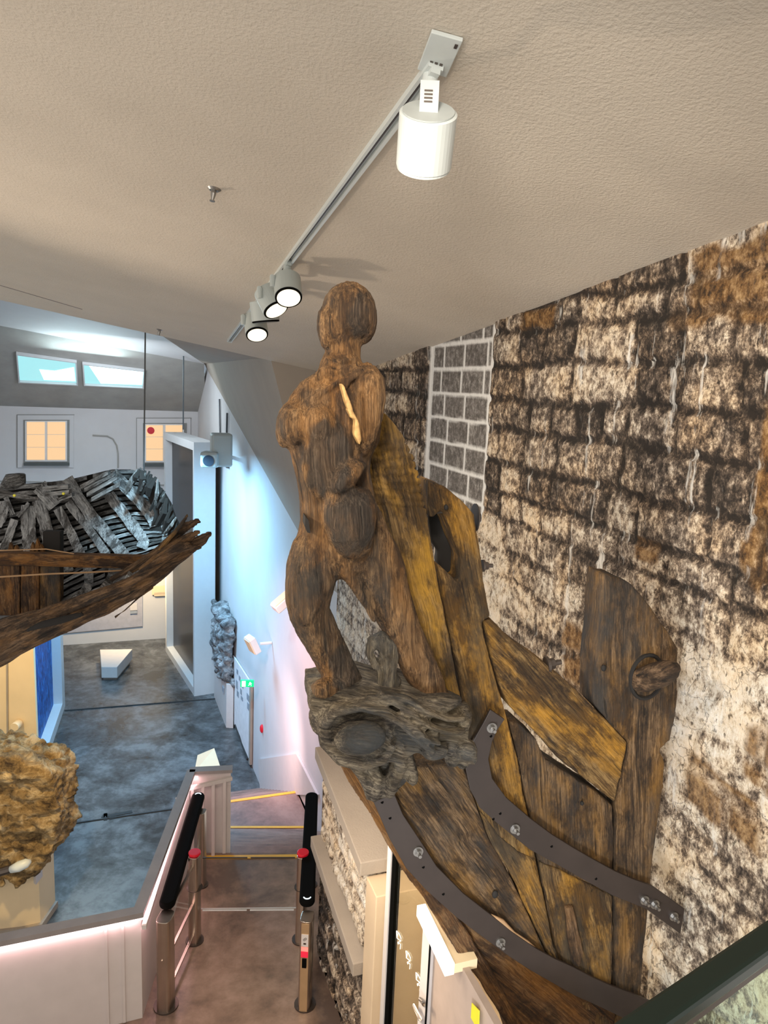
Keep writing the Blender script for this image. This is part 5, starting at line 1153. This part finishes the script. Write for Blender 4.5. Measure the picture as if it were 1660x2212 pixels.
# pillar carrying the rock
pA_, pB_ = atz(120, 1958, -4.2), atz(88, 2005, -4.2)
pil = thing('display_pillar', pB_, 'cream pillar wall under the sandy rock', 'pillar')
mb = MB(); far_ = pA_ + A(0, .0, 0); q0 = A(pB_[0] - 3.2, pB_[1] - .8, -4.2)
mb.prism([pA_ , pB_, atz(46, 2014, -4.2), q0, q0 + A(0, 2, 0)], (0, 0, 3.0)); mb.build('pillar_body', M_YWALL, pil)
mb = MB(); mb.prism([pA_ + A(.05, 0, 0), pB_ + A(.05, -.05, 0), atz(46, 2014, -4.2) + A(0, -.05, 0), q0 + A(0, -.05, 0), q0 + A(0, .1, 0), pB_, pA_], (0, 0, .12)); mb.build('pillar_skirting', M_CONC, pil)
pn = np.cross(pA_ - pB_, Z); p = onpl(82, 1885, pB_, pn / np.linalg.norm(pn)); d_ = (pA_ - pB_) / np.linalg.norm(pA_ - pB_)
mb = MB(); mb.box(p, d_ * .12, A(.03, -.02, 0), Z * .14); mb.build('object_label', M_PANEL, pil, label='small cream object label')
# grey rock on a white pedestal by the corridor wall
e0, e1 = atz(489, 1572, -4.2), atz(504, 1573, -4.2)
pw_ = WD * 2.3
ped = thing('pedestal', e0, 'white pedestal under the grey rock by corridor wall', 'pedestal')
mb = MB(); mb.prism([e0, e1, e1 + pw_, e0 + pw_], (0, 0, 1.35)); mb.build('pedestal_body', M_PANEL, ped)
mb = MB(); mb.box(e0 + pw_ * .2 + Z * 1.0 - WN * .02, WD * .12, WN * .01, Z * .08); mb.build('object_label', M_PRINT, ped)
rk2 = thing('fossil_rock', e0 + Z * 1.35, 'tall craggy grey-blue rock on the white pedestal', 'rock')
zb = -4.2 + 1.35
mb = MB()
bs_ = [e0 - WN * .1, e1, e1 + pw_ * .9, e0 - WN * .1 + pw_ * .9]
tz = atd(480, 1325, 20.6)[2]
mb.prism([A(p[0], p[1], zb) for p in bs_], (0, 0, tz - zb))
def dsp2(g, w_):
    q = Vector((w_.x, w_.y, w_.z)); return noise.noise(q * 1.6) * .12 + (abs(noise.noise(q * 4)) - .2) * .26
roughen(mb, 'rock_body', M_ROCKB, rk2, .05, dsp2, None, 1)

# information panel, exit sign, alarm on the corridor wall
ip = thing('notice_board', onww(525, 1560, -.03), 'white wall panel with printed text beside the exit sign', 'info panel')
mb = MB(); mb.prism([onww(x, y, -.03) for x, y in ((506, 1416), (545, 1476), (543, 1646), (508, 1563))], -WN * .03); mb.build('panel_board', plain('white_panel_board', (.86, .84, .86), .5), ip)
mb = MB()
for (x, y, w_, h_) in ((513, 1452, 3, 10), (518, 1466, 3, 10), (524, 1482, 4, 9), (512, 1480, 3, 18), (521, 1495, 3, 12), (514, 1500, 4, 12), (536, 1508, 5, 14), (537, 1528, 5, 14), (523, 1510, 4, 8)):
    mb.prism([onww(x - w_ / 2, y - h_ / 2 - w_, -.065), onww(x + w_ / 2, y - h_ / 2 + w_ * .4, -.065), onww(x + w_ / 2, y + h_ / 2 + w_ * .4, -.065), onww(x - w_ / 2, y + h_ / 2 - w_, -.065)], -WN * .004)
mb.build('printed_text', M_PRINT, ip)
dj = MB(); dj.prism([onww(x, y, -.02) for x, y in ((544, 1478), (547, 1482), (545, 1652), (542, 1648))], -WN * .06); dj.build('trim_10', M_CONC, kind='structure')
# squiggly dark cable channel at the foot of the panel
mb = MB(); mb.tube([onww(x, y, -.06) for x, y in ((509, 1566), (514, 1580), (519, 1592), (524, 1610), (530, 1626), (535, 1640))], .03, 6); mb.build('baseboard_corridor', M_JOINT, kind='structure')
ex = thing('exit_sign', onww(543, 1483, -.3), 'green illuminated emergency exit sign on the corridor wall', 'exit sign')
ec = onww(547, 1476, -.25); mb = MB(); eu = A(1, .1, 0) / np.linalg.norm(A(1, .1, 0)); ev = A(-.1, 1, 0)
mb.box(ec - eu * .14, eu * .16, ev * .03, Z * .085); mb.build('sign_box', M_GREEN, ex, bevel=.005)
mb = MB(); c = ec - eu * .22 - ev * .034; mb.box(c, eu * .045, ev * .003, Z * .07); mb.build('door_symbol', M_SIGNW, ex)
mb = MB(); c = ec - eu * .07 - ev * .036
mb.ell(c + Z * .038, eu * .012, ev * .003, Z * .012, 10, 6); mb.tube([c + Z * .025, c - Z * .01], .01, 6)
for e_ in ([(.0, .015), (.03, .02), (.04, .0)], [(0, .015), (-.03, .0)], [(0, -.01), (.03, -.025), (.025, -.055)], [(0, -.01), (-.02, -.035), (-.045, -.04)]): mb.tube([c + eu * x + Z * y for x, y in e_], .006, 5)
mb.build('running_figure', M_SIGNW, ex)
p = onww(566, 1574, -.02); mb = MB(); mb.ell(p, WD * .07, WN * .05, Z * .11); mb.build('fire_call_point', M_RED, smooth=True, label='small red fire call point on the pink-lit wall', cat='alarm')
p = onww(716, 1608, -.12); mb = MB(); mb.cyl(p - Z * .25, p + Z * .12, .07, n=20); mb.box(p - Z * .1 + WN * .06, WD * .03, WN * .06, Z * .05); mb.build('fire_extinguisher', M_RED, label='red fire extinguisher partly hidden behind the carved scroll', cat='fire extinguisher')
# wall-mounted spot fittings
def wfit(x, y, o, w_, h_, label, mat, aim):
    p = onww(x, y, -o); t = thing('wall_floodlight', p, label, 'wall light'); q = p + WN * (o - .01)
    mb = MB(); mb.tube([q, q - WN * o * .6], .035, 8); mb.build('bracket', mat, t)
    a = A(*aim); a /= np.linalg.norm(a); s_ = np.cross(a, Z); s_ /= np.linalg.norm(s_); u = np.cross(s_, a)
    mb = MB(); mb.box(p, s_ * w_, a * .08, u * h_); mb.build('lamp_box', mat, t, bevel=.02)
    mb = MB(); mb.box(p + a * .085, s_ * w_ * .85, a * .01, u * h_ * .85); mb.build('front_glass', M_LENSOFF if mat is M_STEEL or mat is M_LAMPG else M_YWALL, t)
wfit(546, 1392, .45, .17, .2, 'small cream floodlight on the corridor wall above exit sign', M_LAMP, (-.7, -.5, -.4))
wfit(612, 1300, .4, .14, .22, 'small wall light on the corridor wall behind the figurehead knee', M_LAMP, (-.5, -.3, .8))
wfit(683, 1476, .35, .14, .05, 'flat wall shelf light beside the figurehead foot', M_LAMP, (0, -1, .1))
# double projector fitting near the screen top
p = onww(478, 980, -.7); t = thing('wall_projector', p, 'grey double projector fitting on the corridor wall beside the tall screen', 'wall light')
mb = MB(); mb.tube([onww(492, 985, 0), p + A(.1, 0, 0)], .05, 8); mb.box(onww(492, 985, -.04), WD * .12, WN * .04, Z * .35); mb.build('bracket', M_STEELD, t)
mb = MB(); mb.box(p + Z * .1, A(.24, .1, 0), A(-.08, .22, 0), Z * .42); mb.build('projector_body', M_LAMPG, t, bevel=.06)
q = atd(455, 992, p[1] - .2); mb = MB(); mb.box(q, A(.22, 0, 0), A(0, .2, 0), Z * .2); mb.build('projector_head', M_LAMPG, t, bevel=.06)
mb = MB(); mb.tube([q - A(0, .2, .02), q - A(0, .22, .02)], [.14, .14], 20); mb.build('projector_lens', M_LENSOFF, t)
# two conduits on the corridor wall
for k, (x0, y0, x1, y1) in enumerate(((474, 862, 476, 948), (491, 892, 489, 985))):
    mb = MB(); mb.tube([onww(x0, y0, -.05), onww(x1, y1, -.05)], .03, 8); mb.build('wall_conduit', M_CABLE, label=['dark vertical conduit above the tall screen corner', 'dark vertical conduit running down to the wall projector'][k], cat='conduit')
for o in list(bpy.data.objects):
    if '_o' in o: del o['_o']
